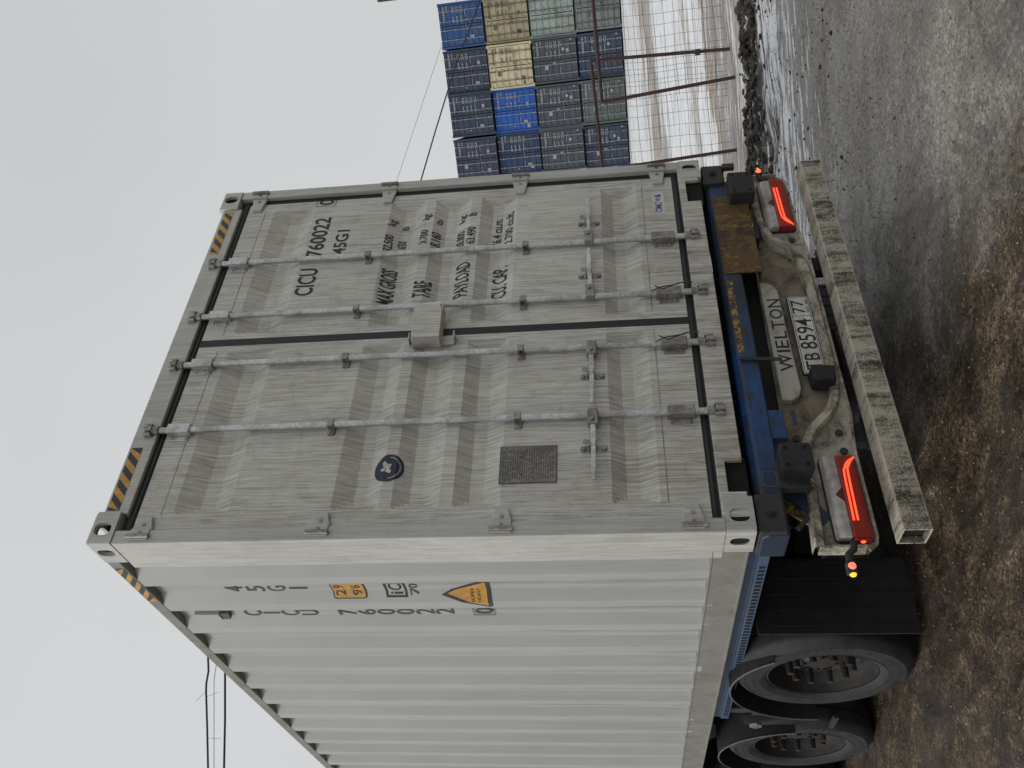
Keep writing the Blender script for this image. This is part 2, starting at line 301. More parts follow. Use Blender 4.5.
# ------------------------------------------------------------------ mesh kit
class MB:
    def __init__(s): s.v = []; s.f = []
    def add(s, vs_, fs):
        o = len(s.v); s.v += [tuple(a) for a in vs_]; s.f += [tuple(i + o for i in f) for f in fs]; return s
    def box(s, x0, x1, y0, y1, z0, z1):
        v = [(x, y, z) for x in (x0, x1) for y in (y0, y1) for z in (z0, z1)]
        return s.add(v, [(0, 1, 3, 2), (4, 6, 7, 5), (0, 4, 5, 1), (2, 3, 7, 6), (0, 2, 6, 4), (1, 5, 7, 3)])
    def prism(s, pts, a0, a1, ax='y'):
        """polygon (p,q) extruded along an axis: ax y -> (x,z); x -> (y,z); z -> (x,y)"""
        def P(p, a): return {'y': (p[0], a, p[1]), 'x': (a, p[0], p[1]), 'z': (p[0], p[1], a)}[ax]
        n = len(pts); v = [P(p, a0) for p in pts] + [P(p, a1) for p in pts]
        return s.add(v, [tuple(range(n))[::-1], tuple(range(n, 2 * n))] + [(i, (i + 1) % n, n + (i + 1) % n, n + i) for i in range(n)])
    def tube(s, pts, r, seg=8, cap=True):
        pts = [Vector(p) for p in pts]; n = len(pts); vs_ = []; fs = []
        rr = r if isinstance(r, (list, tuple)) else [r] * n
        up = Vector((0.13, .27, 1)).normalized()
        for i, p in enumerate(pts):
            t = (pts[min(i + 1, n - 1)] - pts[max(i - 1, 0)]).normalized()
            a = t.cross(up)
            if a.length < .05: a = t.cross(Vector((1, 0, 0)))
            a.normalize(); b = t.cross(a)
            for j in range(seg):
                an = 2 * PI * j / seg; vs_.append(p + (a * math.cos(an) + b * math.sin(an)) * rr[i])
        for i in range(n - 1):
            for j in range(seg): fs.append((i * seg + j, i * seg + (j + 1) % seg, (i + 1) * seg + (j + 1) % seg, (i + 1) * seg + j))
        if cap: fs += [tuple(range(seg))[::-1], tuple(range((n - 1) * seg, n * seg))]
        return s.add(vs_, fs)
    def lathe(s, prof, c=(0, 0, 0), ax='x', seg=48, closed=False):
        """profile of (a, r): a along the axis"""
        n = len(prof); vs_ = []; fs = []
        for j in range(seg):
            an = 2 * PI * j / seg; ca, sa = math.cos(an), math.sin(an)
            for a, r in prof:
                p = {'x': (a, r * ca, r * sa), 'y': (r * ca, a, r * sa), 'z': (r * ca, r * sa, a)}[ax]
                vs_.append((p[0] + c[0], p[1] + c[1], p[2] + c[2]))
        for j in range(seg):
            j2 = (j + 1) % seg
            for i in range(n if closed else n - 1):
                i2 = (i + 1) % n
                fs.append((j * n + i, j * n + i2, j2 * n + i2, j2 * n + i))
        return s.add(vs_, fs)
    def grid(s, fn, us, vs_):
        o = [fn(a, b) for a in us for b in vs_]; nv = len(vs_)
        return s.add(o, [(i * nv + j, i * nv + j + 1, (i + 1) * nv + j + 1, (i + 1) * nv + j) for i in range(len(us) - 1) for j in range(nv - 1)])
    def mesh(s, name, mat):
        me = bpy.data.meshes.new(name); me.from_pydata(s.v, [], s.f); me.materials.append(mat)
        bm = bmesh.new(); bm.from_mesh(me); bmesh.ops.recalc_face_normals(bm, faces=bm.faces); bm.to_mesh(me); bm.free()
        return me
    def build(s, name, mat, parent=None, bevel=0, smooth=False, seg=2):
        o = bpy.data.objects.new(name, s.mesh(name, mat)); col.objects.link(o)
        if parent is not None:
            o.parent = parent
            if parent.get('shift'): o.location = Vector(parent['shift'])
        if bevel:
            b = o.modifiers.new('bevel', 'BEVEL'); b.width = bevel; b.segments = seg; b.limit_method = 'ANGLE'; b.angle_limit = R_(35)
        if smooth:
            for p in o.data.polygons: p.use_smooth = True
            try: o.data.set_sharp_from_angle(angle=R_(38))
            except Exception: pass
        return o

def root(name, label, cat, mat_world, shift=(0, 0, 0), group=None):
    o = bpy.data.objects.new(name, None); col.objects.link(o); o.matrix_world = mat_world
    o['label'] = label; o['category'] = cat
    if any(shift): o['shift'] = shift
    if group: o['group'] = group
    return o
def tag(o, label=None, cat=None, group=None, kind=None):
    if label: o['label'] = label
    if cat: o['category'] = cat
    if group: o['group'] = group
    if kind: o['kind'] = kind
    return o

def rrect(x0, x1, z0, z1, r, n=4):
    p = []
    for cx, cz, a in ((x1 - r, z1 - r, 0), (x0 + r, z1 - r, 90), (x0 + r, z0 + r, 180), (x1 - r, z0 + r, 270)):
        for i in range(n + 1):
            t = R_(a + 90 * i / n); p.append((cx + r * math.cos(t), cz + r * math.sin(t)))
    return p
def oval(cx, cz, a, b, n=20): return [(cx + a * math.cos(2 * PI * i / n), cz + b * math.sin(2 * PI * i / n)) for i in range(n)]

_tmp = []
def glyph_mesh(txt, bold=.007):
    cu = bpy.data.curves.new('lettering_curve', 'FONT'); cu.body = txt; cu.resolution_u = 3; cu.offset = bold
    o = bpy.data.objects.new('lettering_curve', cu); col.objects.link(o)
    bpy.context.view_layer.update()
    me = bpy.data.meshes.new_from_object(o.evaluated_get(bpy.context.evaluated_depsgraph_get()))
    bpy.data.objects.remove(o); bpy.data.curves.remove(cu)
    bm = bmesh.new(); bm.from_mesh(me); bpy.data.meshes.remove(me)
    return bm
class Marks:
    """flat lettering and shapes in a (p, q) plane, cut at fold lines and laid onto a surface function"""
    def __init__(s): s.bm = bmesh.new()
    def _merge(s, bm):
        me = bpy.data.meshes.new('tmp'); bm.to_mesh(me); bm.free(); s.bm.from_mesh(me); bpy.data.meshes.remove(me)
    def text(s, t, p0, p1, q0, q1, bold=0):
        bm = glyph_mesh(t, bold or .007)
        xs = [v.co.x for v in bm.verts]; ys = [v.co.y for v in bm.verts]
        a, b, c, d = min(xs), max(xs), min(ys), max(ys)
        for vv in bm.verts:
            vv.co.x = p0 + (vv.co.x - a) / max(1e-6, b - a) * (p1 - p0); vv.co.y = q0 + (vv.co.y - c) / max(1e-6, d - c) * (q1 - q0); vv.co.z = 0
        s._merge(bm)
    def poly(s, pts):
        bm = bmesh.new(); bm.faces.new([bm.verts.new((a, b, 0)) for a, b in pts]); s._merge(bm)
    def ring(s, outer, inner):
        bm = bmesh.new(); n = len(outer)
        o = [bm.verts.new((a, b, 0)) for a, b in outer]; i = [bm.verts.new((a, b, 0)) for a, b in inner]
        for j in range(n): bm.faces.new((o[j], o[(j + 1) % n], i[(j + 1) % n], i[j]))
        s._merge(bm)
    def build(s, name, mat, parent, put, cutp=(), cutq=()):
        for c in cutp: bmesh.ops.bisect_plane(s.bm, geom=s.bm.verts[:] + s.bm.edges[:] + s.bm.faces[:], plane_co=(c, 0, 0), plane_no=(1, 0, 0))
        for c in cutq: bmesh.ops.bisect_plane(s.bm, geom=s.bm.verts[:] + s.bm.edges[:] + s.bm.faces[:], plane_co=(0, c, 0), plane_no=(0, 1, 0))
        for vv in s.bm.verts: vv.co = Vector(put(vv.co.x, vv.co.y))
        me = bpy.data.meshes.new(name); s.bm.to_mesh(me); s.bm.free(); me.materials.append(mat)
        o = bpy.data.objects.new(name, me); col.objects.link(o); o.parent = parent
        r = parent
        while r is not None and r.parent is not None: r = r.parent
        if parent.get('shift'): o.location = Vector(parent['shift'])
        return o

# ================================================================== GROUND
CU = Vector((.632, .775)).normalized()
def uv_of(x, y):
    dx, dy = x - CAM.x, y - CAM.y
    return dx * CU.x + dy * CU.y, dx * CU.y - dy * CU.x
def gheight(x, y):
    u_, v_ = uv_of(x, y)
    h = 0.0
    h += .010 * noise.noise(Vector((x * 1.3, y * 1.3, 0))) + .006 * noise.noise(Vector((x * 5, y * 5, 3)))
    # the rear-axle spot is the reference level; the yard falls a little under the second axle
    if x < 3: h += -.012 * max(0, min(1, (y - .6) / 1.2)) * max(0, min(1, (3 - x) / 1.5))
    h += .018 * math.exp(-((x * .6) ** 2 + (y + .17) ** 2) / .25)
    # ruts in the mud beside the truck
    mf = max(0, min(1, (1.7 - x) / 1.2))
    h += mf * (.022 * noise.noise(Vector((x * 2.6, y * 1.7, 9))) + .012 * noise.noise(Vector((x * 9, y * 7, 5))))
    # ploughed bank at the fence foot
    if v_ / max(u_, .1) > -.6:
        b = math.exp(-((u_ - 8.42) / .36) ** 2)
        h += b * (.05 + .06 * noise.noise(Vector((x * 1.1, y * 1.1, 1))) + .07 * noise.noise(Vector((x * 3.4, y * 3.4, 1))) + .07 * noise.noise(Vector((x * 9, y * 9, 1))) + .035 * noise.noise(Vector((x * 21, y * 21, 1))))
        b2 = math.exp(-((u_ - 7.6) / .5) ** 2)
        h += b2 * (.03 + .05 * noise.noise(Vector((x * 2.5, y * 2.5, 4))))
    return h
def axis(n, near, ratio):
    a = [0.]; st = near
    for i in range(n):
        a.append(a[-1] + st)
        if a[-1] > 9: st *= ratio
    return a
ax_ = axis(230, .055, 1.115)
xs = [-t + 2.0 for t in ax_[::-1]][:-1] + [t + 2.0 for t in ax_]
xs = [t for t in xs if -900 < t < 900]
ys = [-t - .5 for t in ax_[::-1]][:-1] + [t - .5 for t in ax_]
ys = [t for t in ys if -900 < t < 900]
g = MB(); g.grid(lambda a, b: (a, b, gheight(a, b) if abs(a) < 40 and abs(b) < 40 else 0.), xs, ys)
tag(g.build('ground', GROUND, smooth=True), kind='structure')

# clods of frozen soil on the bank
cl = MB()
def clod(cx, cy, cz, r):
    bm = bmesh.new(); bmesh.ops.create_icosphere(bm, subdivisions=2, radius=1)
    o = Vector((random.random() * 50, random.random() * 50, 0))
    sx, sy, sz = random.uniform(.7, 1.5), random.uniform(.7, 1.5), random.uniform(.5, .9)
    vs_ = []
    for vv in bm.verts:
        d = 1 + .6 * noise.noise(vv.co * 1.6 + o) + .35 * noise.noise(vv.co * 4 + o)
        vs_.append((cx + vv.co.x * r * sx * d, cy + vv.co.y * r * sy * d, cz + vv.co.z * r * sz * d))
    bm.verts.index_update(); cl.add(vs_, [tuple(q.index for q in f.verts) for f in bm.faces]); bm.free()
for i in range(1500):
    uu = random.gauss(8.42, .24); vv_ = random.uniform(-.1, .62) * uu
    x = CAM.x + CU.x * uu + CU.y * vv_; y = CAM.y + CU.y * uu - CU.x * vv_
    r = random.choice((.010, .014, .020, .028, .040)) * random.uniform(.6, 1.3)
    clod(x, y, gheight(x, y) + r * .2, r)
for i in range(160):
    uu = random.uniform(5.5, 8.2); vv_ = random.uniform(-.1, .6) * uu
    x = CAM.x + CU.x * uu + CU.y * vv_; y = CAM.y + CU.y * uu - CU.x * vv_
    clod(x, y, gheight(x, y) + .004, random.uniform(.004, .012))
tag(cl.build('soil_clods', M['clod']), kind='stuff')

gv = MB(); gr = random.Random(21)
for i in range(9000):
    uu = 1.6 + 6.2 * gr.random() ** .8; vv_ = gr.uniform(-.75, .62) * uu
    x = CAM.x + CU.x * uu + CU.y * vv_; y = CAM.y + CU.y * uu - CU.x * vv_
    rr = gr.choice((.0025, .003, .004, .005, .007)) * gr.uniform(.7, 1.3) * (1.6 if gr.random() < .02 else 1)
    z = gheight(x, y) + rr * .3; a = gr.uniform(0, PI)
    ca, sa = math.cos(a) * rr, math.sin(a) * rr; e = gr.uniform(.6, 1)
    gv.add([(x + ca, y + sa, z), (x - sa * e, y + ca * e, z), (x - ca * .9, y - sa, z), (x + sa * e, y - ca * e, z), (x + ca * .2, y, z + rr * .75), (x, y, z - rr)],
           [(0, 1, 4), (1, 2, 4), (2, 3, 4), (3, 0, 4), (1, 0, 5), (2, 1, 5), (3, 2, 5), (0, 3, 5)])
tag(gv.build('gravel_grit', simple('mixed_grit_stone', (.15, .13, .11), .75, var=.8, scale=14)), kind='stuff')

# ================================================================== MAIN CONTAINER (lorry frame: x right, y forward, z up from its underside)
W, H, LEN = 1.219, 2.896, 12.192
ct = root('shipping_container', 'pale grey high cube shipping container with closed doors, loaded on the trailer', 'container', TR)
XO, XI = -1.214, -1.178
Y0 = .651 - 2 * .2845; PER = .2845
def sidex(y, z=0):
    t = ((y - Y0) % PER)
    if y < .20: return XI
    if t < .074: return XO
    if t < .143: return XO + (XI - XO) * (t - .074) / .069
    if t < PER - .068: return XI
    return XI + (XO - XI) * (t - (PER - .068)) / .068
brk = [.14]
kk = 0
while True:
    b0 = Y0 + kk * PER
    for o_ in (0, .074, .143, PER - .068):
        if .2 < b0 + o_ < LEN - .2: brk.append(b0 + o_)
    kk += 1
    if b0 > LEN: break
brk.append(LEN - .14); brk = sorted(set(brk))
def sidewall(sgn, name):
    b = MB(); b.grid(lambda y, z: ((sidex(y) + (.0026 * noise.noise(Vector((y * 1.3, z * 2.2, 7 * sgn))) + .0018 * noise.noise(Vector((y * 4, z * 5, 3)))) * min(1, (2.86 - z) * 6)) * (1 if sgn < 0 else -1), y, z), brk, [.13 + 2.73 * t / 22 for t in range(23)])
    return b.build(name, M['side'], ct)
lw = sidewall(-1, 'side_wall'); rw = sidewall(1, 'side_wall')
b = MB(); b.box(-1.16, 1.16, LEN - .10, LEN - .05, .1, 2.86); b.build('end_wall', M['side'], ct)
# roof
b = MB(); b.grid(lambda y, x: (x, y, 2.874 + (.0 if int((y) / .1) % 2 else .012)), [i * .1 + .1 for i in range(121)], [-1.2, 1.2]); b.build('roof', M['side'], ct)
b = MB(); b.box(-1.15, 1.15, .12, LEN - .12, .10, .13)
for i in range(40): b.box(-1.15, 1.15, .3 + i * .3, .35 + i * .3, .02, .10)
b.build('floor', M['blackpaint'], ct)
# rails
for s_n in (-1, 1):
    b = MB(); b.prism([(s_n * 1.216, 2.826), (s_n * 1.216, 2.888), (s_n * 1.15, 2.888), (s_n * 1.15, 2.826)], .178, LEN - .178, 'y'); b.build('top_rail', M['rail'], ct, bevel=.004)
    b = MB(); b.box(min(s_n * 1.214, s_n * 1.19), max(s_n * 1.214, s_n * 1.19), .178, LEN - .178, .018, .160)
    b.box(min(s_n * 1.217, s_n * 1.15), max(s_n * 1.217, s_n * 1.15), .178, LEN - .178, .012, .024)
    b.box(min(s_n * 1.217, s_n * 1.17), max(s_n * 1.217, s_n * 1.17), .178, LEN - .178, .158, .166)
    b.build('bottom_rail', M['rail'], ct, bevel=.002)
# posts
for s_n in (-1, 1):
    for ye, sg in ((0, 1), (LEN, -1)):
        yy = lambda t: ye + sg * t
        pts = [(s_n * 1.217, yy(.006)), (s_n * 1.150, yy(.006)), (s_n * 1.150, yy(.05)), (s_n * 1.165, yy(.05)), (s_n * 1.165, yy(.24)), (s_n * 1.217, yy(.24))]
        b = MB(); b.prism(pts, .118, 2.778, 'z'); b.build('corner_post', M['frame'], ct, bevel=.006)
# castings with oval holes
def casting(sx, ye, sg, top):
    z0, z1 = (H - .118, H) if top else (0, .118)
    zc = (z0 + z1) / 2
    b = MB()
    def face(outer, hole, P):
        # quad ring between rounded outline and an oval hole, with the hole's inner walls
        n = 32
        o_ = []
        for i in range(n):
            t = 2 * PI * i / n; cx, cy = math.cos(t), math.sin(t); mx = max(abs(cx), abs(cy))
            o_.append((outer[0] + outer[2] * cx / mx, outer[1] + outer[3] * cy / mx))
        h_ = []
        for i in range(n):
            t = 2 * PI * i / n; e = 2 / 2.6
            h_.append((hole[0] + hole[2] * math.copysign(abs(math.cos(t)) ** e, math.cos(t)), hole[1] + hole[3] * math.copysign(abs(math.sin(t)) ** e, math.sin(t))))
        vv = [P(p, 0) for p in o_] + [P(p, 0) for p in h_] + [P(p, (.022 if top else .007)) for p in h_]
        fs = [(i, (i + 1) % n, n + (i + 1) % n, n + i) for i in range(n)] + [(n + i, n + (i + 1) % n, 2 * n + (i + 1) % n, 2 * n + i) for i in range(n)]
        b.add(vv, fs)
    # rear (or front) face
    face((sx * (W - .081), zc, .081, .059), (sx * (W - .075), zc, .031, .040), lambda p, d: (p[0], ye + sg * d, p[1]))
    face((ye + sg * .089, zc, .089, .059), (ye + sg * .089, zc, .029, .040), lambda p, d: (sx * (W - d), p[0], p[1]))
    # remaining walls
    x0, x1 = sorted((sx * (W - .162), sx * W)); y0, y1 = sorted((ye, ye + sg * .178))
    xi = sx * (W - .162); yi = ye + sg * .178; zt = z1 if top else z0; zb_ = z0 if top else z1
    b.add([(xi, y0, z0), (xi, y1, z0), (xi, y1, z1), (xi, y0, z1)], [(0, 1, 2, 3)])
    b.add([(x0, yi, z0), (x1, yi, z0), (x1, yi, z1), (x0, yi, z1)], [(0, 1, 2, 3)])
    b.add([(x0, y0, z0), (x1, y0, z0), (x1, y1, z0), (x0, y1, z0)], [(0, 1, 2, 3)])
    if not top: b.add([(x0, y0, z1), (x1, y0, z1), (x1, y1, z1), (x0, y1, z1)], [(0, 1, 2, 3)])
    else:
        n = 32; cx_, cy_ = (x0 + x1) / 2, (y0 + y1) / 2
        face((cx_, cy_, .081, .089), (cx_, cy_, .032, .058), lambda p, d: (p[0], p[1], z1 - d))
    if not top or sx > 0: b.box(x0 + (.008 if not top else .024), x1 - (.008 if not top else .024), y0 + (.008 if not top else .024), y1 - .008, z0 + .010, z1 - (.010 if not top else .026))  # black box stands in for the shade behind the casting holes
    o = b.build('corner_casting', M['frame'], ct)
    if not top or sx > 0:
        o.data.materials.append(M['hollowshade'])
        for p_ in o.data.polygons[-6:]: p_.material_index = 1
    bm = bmesh.new(); bm.from_mesh(o.data); bmesh.ops.remove_doubles(bm, verts=bm.verts, dist=.0006)
    bmesh.ops.recalc_face_normals(bm, faces=bm.faces)
    es = [e for e in bm.edges if len(e.link_faces) == 2 and e.calc_face_angle(0) > 1 and
          all((abs(abs(v_.co.x) - W) < .001) + (abs(v_.co.y - ye) < .001) + (abs(v_.co.z - zt) < .001) >= 2 for v_ in e.verts)]
    bmesh.ops.bevel(bm, geom=es, offset=.011, segments=3, affect='EDGES', profile=.5)
    bm.to_mesh(o.data); bm.free()
    return o
for sx in (-1, 1):
    for ye, sg in ((0, 1), (LEN, -1)):
        for tp in (0, 1): casting(sx, ye, sg, tp)
# header & sill
b = MB(); b.prism([(.012, 2.752), (.012, 2.868), (.03, 2.880), (.12, 2.880), (.12, 2.752)], -1.06, 1.06, 'x'); b.build('header', M['frame'], ct, bevel=.004)
pts = [(-1.15, .016), (-1.03, .016), (-1.03, .09), (-.875, .09), (-.875, .016), (.855, .016), (.855, .09), (1.035, .09), (1.035, .016), (1.15, .016), (1.15, .128), (-1.15, .128)]
b = MB(); b.prism(pts, .006, .028, 'y'); b.box(-1.15, 1.15, .045, .11, .095, .128); b.build('sill', M['sill'], ct, bevel=.003)
for xf in (-1.045, .845):
    b = MB(); b.box(xf, xf + .2, .034, .044, -.0, .1); b.build('fork_recess_shade', M['hollowshade'], ct)  # black panel paints the shade of the open fork pocket
# gaskets around and between doors (one frame and one centre strip)
b = MB(); b.box(-1.15, 1.15, .034, .06, 2.712, 2.752); b.box(-1.15, 1.15, .034, .06, .128, .166)
b.box(1.108, 1.15, .034, .06, .166, 2.712); b.box(-1.15, -1.139, .034, .06, .166, 2.712)
b.tube([(-1.14, .036, 2.73), (1.14, .036, 2.73)], .010, 8); b.tube([(-1.14, .036, .147), (1.14, .036, .147)], .010, 8)
b.box(-.050, -.002, .030, .06, .166, 2.712)
b.build('door_gasket', M['gasket'], ct)
# doors
ZT = [(2.545, 2.445, 2.375, 2.285), (1.812, 1.727, 1.67, 1.595), (1.540, 1.470, 1.41, 1.325), (1.266, 1.200, 1.14, 1.055), (.572, .507, .45, .37)]
DEP = .044
def recess(z):
    for a, b_, c_, d_ in ZT:
        if d_ < z < a:
            if z > b_: return (a - z) / (a - b_)
            if z > c_: return 1.
            return (z - d_) / (c_ - d_)
    return 0.
def xr(x, xa, xb):
    d = min(x - xa, xb - x)
    return max(0, min(1, d / .05))
PAN = {-1: (-1.062, -.085), 1: (.035, 1.045)}
def doory(x, z):
    s_n = -1 if x < -.02 else 1
    return .030 + DEP * min(recess(z), xr(x, *PAN[s_n]))
cutz = sorted(t for q in ZT for t in q)
def make_door(s_n):
    x0, x1 = ((-1.139, -.050) if s_n < 0 else (-.002, 1.108))
    pa, pb = PAN[s_n]
    zz = [.166, .335, .338, 2.600, 2.603, 2.712] + cutz
    for a, b_, c_, d_ in ZT: zz += [a + (b_ - a) * t for t in (.25, .5, .75)] + [c_ + (d_ - c_) * t for t in (.25, .5, .75)]
    xx_ = [x0, pa, pb, x1] + [pa + .05 * t for t in (.25, .5, .75, 1)] + [pb - .05 * t for t in (.25, .5, .75, 1)]
    b = MB(); b.grid(lambda x, z: (x, doory(x, z), z), sorted(xx_), sorted(set(zz)))
    b.box(x0, x1, .088, .096, .166, 2.712)
    b.add([(x0, .03, .166), (x1, .03, .166), (x1, .08, .166), (x0, .08, .166)], [(0, 1, 2, 3)])
    b.add([(x0, .03, 2.712), (x1, .03, 2.712), (x1, .08, 2.712), (x0, .08, 2.712)], [(0, 1, 2, 3)])
    b.add([(x0, .03, .166), (x0, .03, 2.712), (x0, .08, 2.712), (x0, .08, .166)], [(0, 1, 2, 3)])
    b.add([(x1, .03, .166), (x1, .03, 2.712), (x1, .08, 2.712), (x1, .08, .166)], [(0, 1, 2, 3)])
    d = b.build('door', M['door'], ct)
    for zs_ in (2.6, .336):
        g = MB(); g.box(pa, pb, .0285, .031, zs_, zs_ + .0035); g.build('weld_seam', M['galvd'], d)
    # hinges: blade on the door, lug round the post
    for zc in (2.655, 1.838, 1.042, .245):
        h = MB(); o_ = s_n * 1.214
        xi = s_n * (1.078 if s_n < 0 else 1.040)
        hh = .045
        h.prism([(s_n * 1.146, zc + hh), (s_n * 1.146, zc - hh), (xi, zc - hh * .6), (xi, zc + hh * .6)], .012, .030, 'y')
        h.box(min(s_n * 1.146, s_n * 1.2), max(s_n * 1.146, s_n * 1.2), .0, .016, zc - hh, zc + hh)
        hg = h.build('hinge', M['frame'], d, bevel=.003)
        h = MB(); h.tube([(s_n * 1.186, -.006, zc - hh - .006), (s_n * 1.186, -.006, zc + hh + .006)], .011, 10)
        h.tube([(s_n * 1.12, .012, zc), (s_n * 1.12, .007, zc)], .009, 8); h.tube([(s_n * 1.165, .0, zc), (s_n * 1.165, -.004, zc)], .008, 8)
        h.build('hinge_pin', M['galvd'], d, smooth=True)
    for xr_ in ((-.607, -.192) if s_n < 0 else (.149, .567)):
        n_before = len(d.children)
        r = MB(); r.tube([(xr_, -.004, .10), (xr_, -.004, 2.78)], .0165, 12)
        r.build('lock_rod', M['galv'], d, smooth=True)
        for zc, top in ((2.797, 1), (.082, 0)):      # cam ends and keepers
            c_ = MB(); sg = 1 if top else -1
            c_.box(xr_ - .035, xr_ + .035, -.004, .012, zc - .022, zc + .022)
            c_.box(xr_ - .033, xr_ - .021, -.026, .0, zc - .022, zc + .020); c_.box(xr_ + .021, xr_ + .033, -.026, .0, zc - .020, zc + .022)
            c_.build('cam_keeper', M['galvd'], d, bevel=.003)
            c_ = MB(); c_.tube([(xr_, -.006, zc - sg * .055), (xr_, -.006, zc - sg * .02)], .022, 10)
            c_.box(xr_ - .027, xr_ + .027, -.022, -.008, zc - .013, zc + .005); c_.box(xr_ - .012, xr_ + .012, -.034, -.006, zc - .024, zc + .016)
            c_.tube([(xr_ - .024, -.012, zc - .016), (xr_ + .024, -.012, zc - .016)], .007, 6)
            c_.build('cam_end', M['galvd'], d, bevel=.002)
        for zc, hh in ((2.64, .058), (.250, .062)):   # long bearing brackets
            c_ = MB(); c_.box(xr_ - .026, xr_ + .026, -.026, .030, zc - hh, zc + hh); c_.box(xr_ - .052, xr_ - .026, .012, .0305, zc - hh * .8, zc + hh * .8)
            c_.box(xr_ + .026, xr_ + .036, .010, .0305, zc - hh * .8, zc + hh * .8)
            for t in (-.6, .6): c_.tube([(xr_ - .040, .012, zc + t * hh), (xr_ - .040, .004, zc + t * hh)], .007, 6)
            c_.build('rod_bracket', M['galvd' if zc < 1 else 'galv'], d, bevel=.004)
        for zc in (1.880, .992):
            c_ = MB(); c_.box(xr_ - .022, xr_ + .020, -.024, .030, zc - .017, zc + .017); c_.box(xr_ - .048, xr_ - .018, .006, .0305, zc - .017, zc + .017)
            c_.box(xr_ - .022, xr_ - .014, -.03, .012, zc - .014, zc + .014)
            c_.tube([(xr_ - .038, .008, zc), (xr_ - .038, .0, zc)], .007, 6)
            c_.build('rod_clamp', M['galvd'], d, bevel=.003)
        # handle: hub at the rod, lever outwards, catch plate
        sg = s_n; zc = .648
        c_ = MB(); xa = xr_ + sg * .020
        c_.box(min(xr_ - sg * .02, xa + sg * .045), max(xr_ - sg * .02, xa + sg * .045), -.032, .006, zc - .026, zc + .022)
        c_.tube([(xa + sg * .020, -.032, zc), (xa + sg * .020, -.042, zc)], .010, 8)
        c_.build('handle_hub', M['galvd'], d, bevel=.006)
        c_ = MB(); xs_ = [xa + sg * t for t in (.03, .10, .16, .22, .335)]
        zz_ = [zc, zc - .004, zc - .002, zc - .002, zc]; wd = [.013, .011, .012, .011, .009]; yy_ = [-.026, -.020, -.024, -.024, -.022]
        for i in range(4):
            c_.add([(xs_[i], yy_[i], zz_[i] - wd[i]), (xs_[i], yy_[i], zz_[i] + wd[i]), (xs_[i], yy_[i] + .010, zz_[i] + wd[i]), (xs_[i], yy_[i] + .010, zz_[i] - wd[i]),
                    (xs_[i+1], yy_[i+1], zz_[i+1] - wd[i+1]), (xs_[i+1], yy_[i+1], zz_[i+1] + wd[i+1]), (xs_[i+1], yy_[i+1] + .010, zz_[i+1] + wd[i+1]), (xs_[i+1], yy_[i+1] + .010, zz_[i+1] - wd[i+1])],
                   [(0, 1, 5, 4), (1, 2, 6, 5), (2, 3, 7, 6), (3, 0, 4, 7), (0, 3, 2, 1), (4, 5, 6, 7)])
        c_.build('door_handle', M['galv'], d, bevel=.003)
        c_ = MB(); xc = xa + sg * .152
        c_.prism(rrect(xc - .019, xc + .019, zc - .066, zc + .060, .017), .018, .0305, 'y')
        c_.tube([(xc, .018, zc + .042), (xc, .006, zc + .042)], .012, 8); c_.tube([(xc, .018, zc - .048), (xc, .006, zc - .048)], .012, 8)
        c_.box(xc - .015, xc + .015, -.032, .02, zc - .014, zc - .008)
        c_.prism([(xc - .014, zc + .012), (xc + .014, zc + .012), (xc + .020, zc + .040), (xc - .004, zc + .046)], -.036, -.028, 'y')
        c_.box(xc - .010, xc + .010, -.034, .018, zc + .014, zc + .020)
        c_.build('handle_catch', M['galvd'], d, bevel=.003)
    for c_ in d.children:
        if c_.name.split('.')[0] in ('lock_rod', 'cam_keeper', 'cam_end', 'rod_bracket', 'rod_clamp', 'handle_hub', 'door_handle', 'handle_catch'): c_.location.y = .010
    return d
dl = make_door(-1); dr = make_door(1)
# centre lock box
b = MB(); b.prism([(-.128, 1.398), (-.128, 1.540), (-.090, 1.545), (.100, 1.548), (.104, 1.412), (.04, 1.400)], -.052, -.046, 'y')
b.box(-.128, -.122, -.052, .030, 1.398, 1.545); b.box(-.128, .104, -.050, .030, 1.398, 1.404); b.box(.099, .104, -.05, .03, 1.405, 1.547)
b.build('lock_box', M['door'], dr, bevel=.002)
b = MB(); b.box(-.115, -.062, -.02, .03, 1.330, 1.336); b.box(-.115, -.062, -.02, .03, 1.560, 1.566); b.box(-.115, -.062, .02, .0302, 1.33, 1.566)
b.build('lock_hasp', M['door'], dl, bevel=.001)
# padlock seals: thin wires at two lower brackets
b = MB()
for xw, zw in ((.149, .26), (-.192, .26)):
    b.tube([(xw + .02, -.03, zw + .06), (xw - .015, -.036, zw + .02), (xw + .01, -.034, zw - .03), (xw + .03, -.03, zw - .07), (xw + .028, -.035, zw - .13)], .0035, 5)
    b.tube([(xw - .02, -.03, zw + .08), (xw + .0, -.038, zw + .03), (xw + .02, -.032, zw - .06)], .003, 5)
b.build('seal_wire', M['cast'], dr)

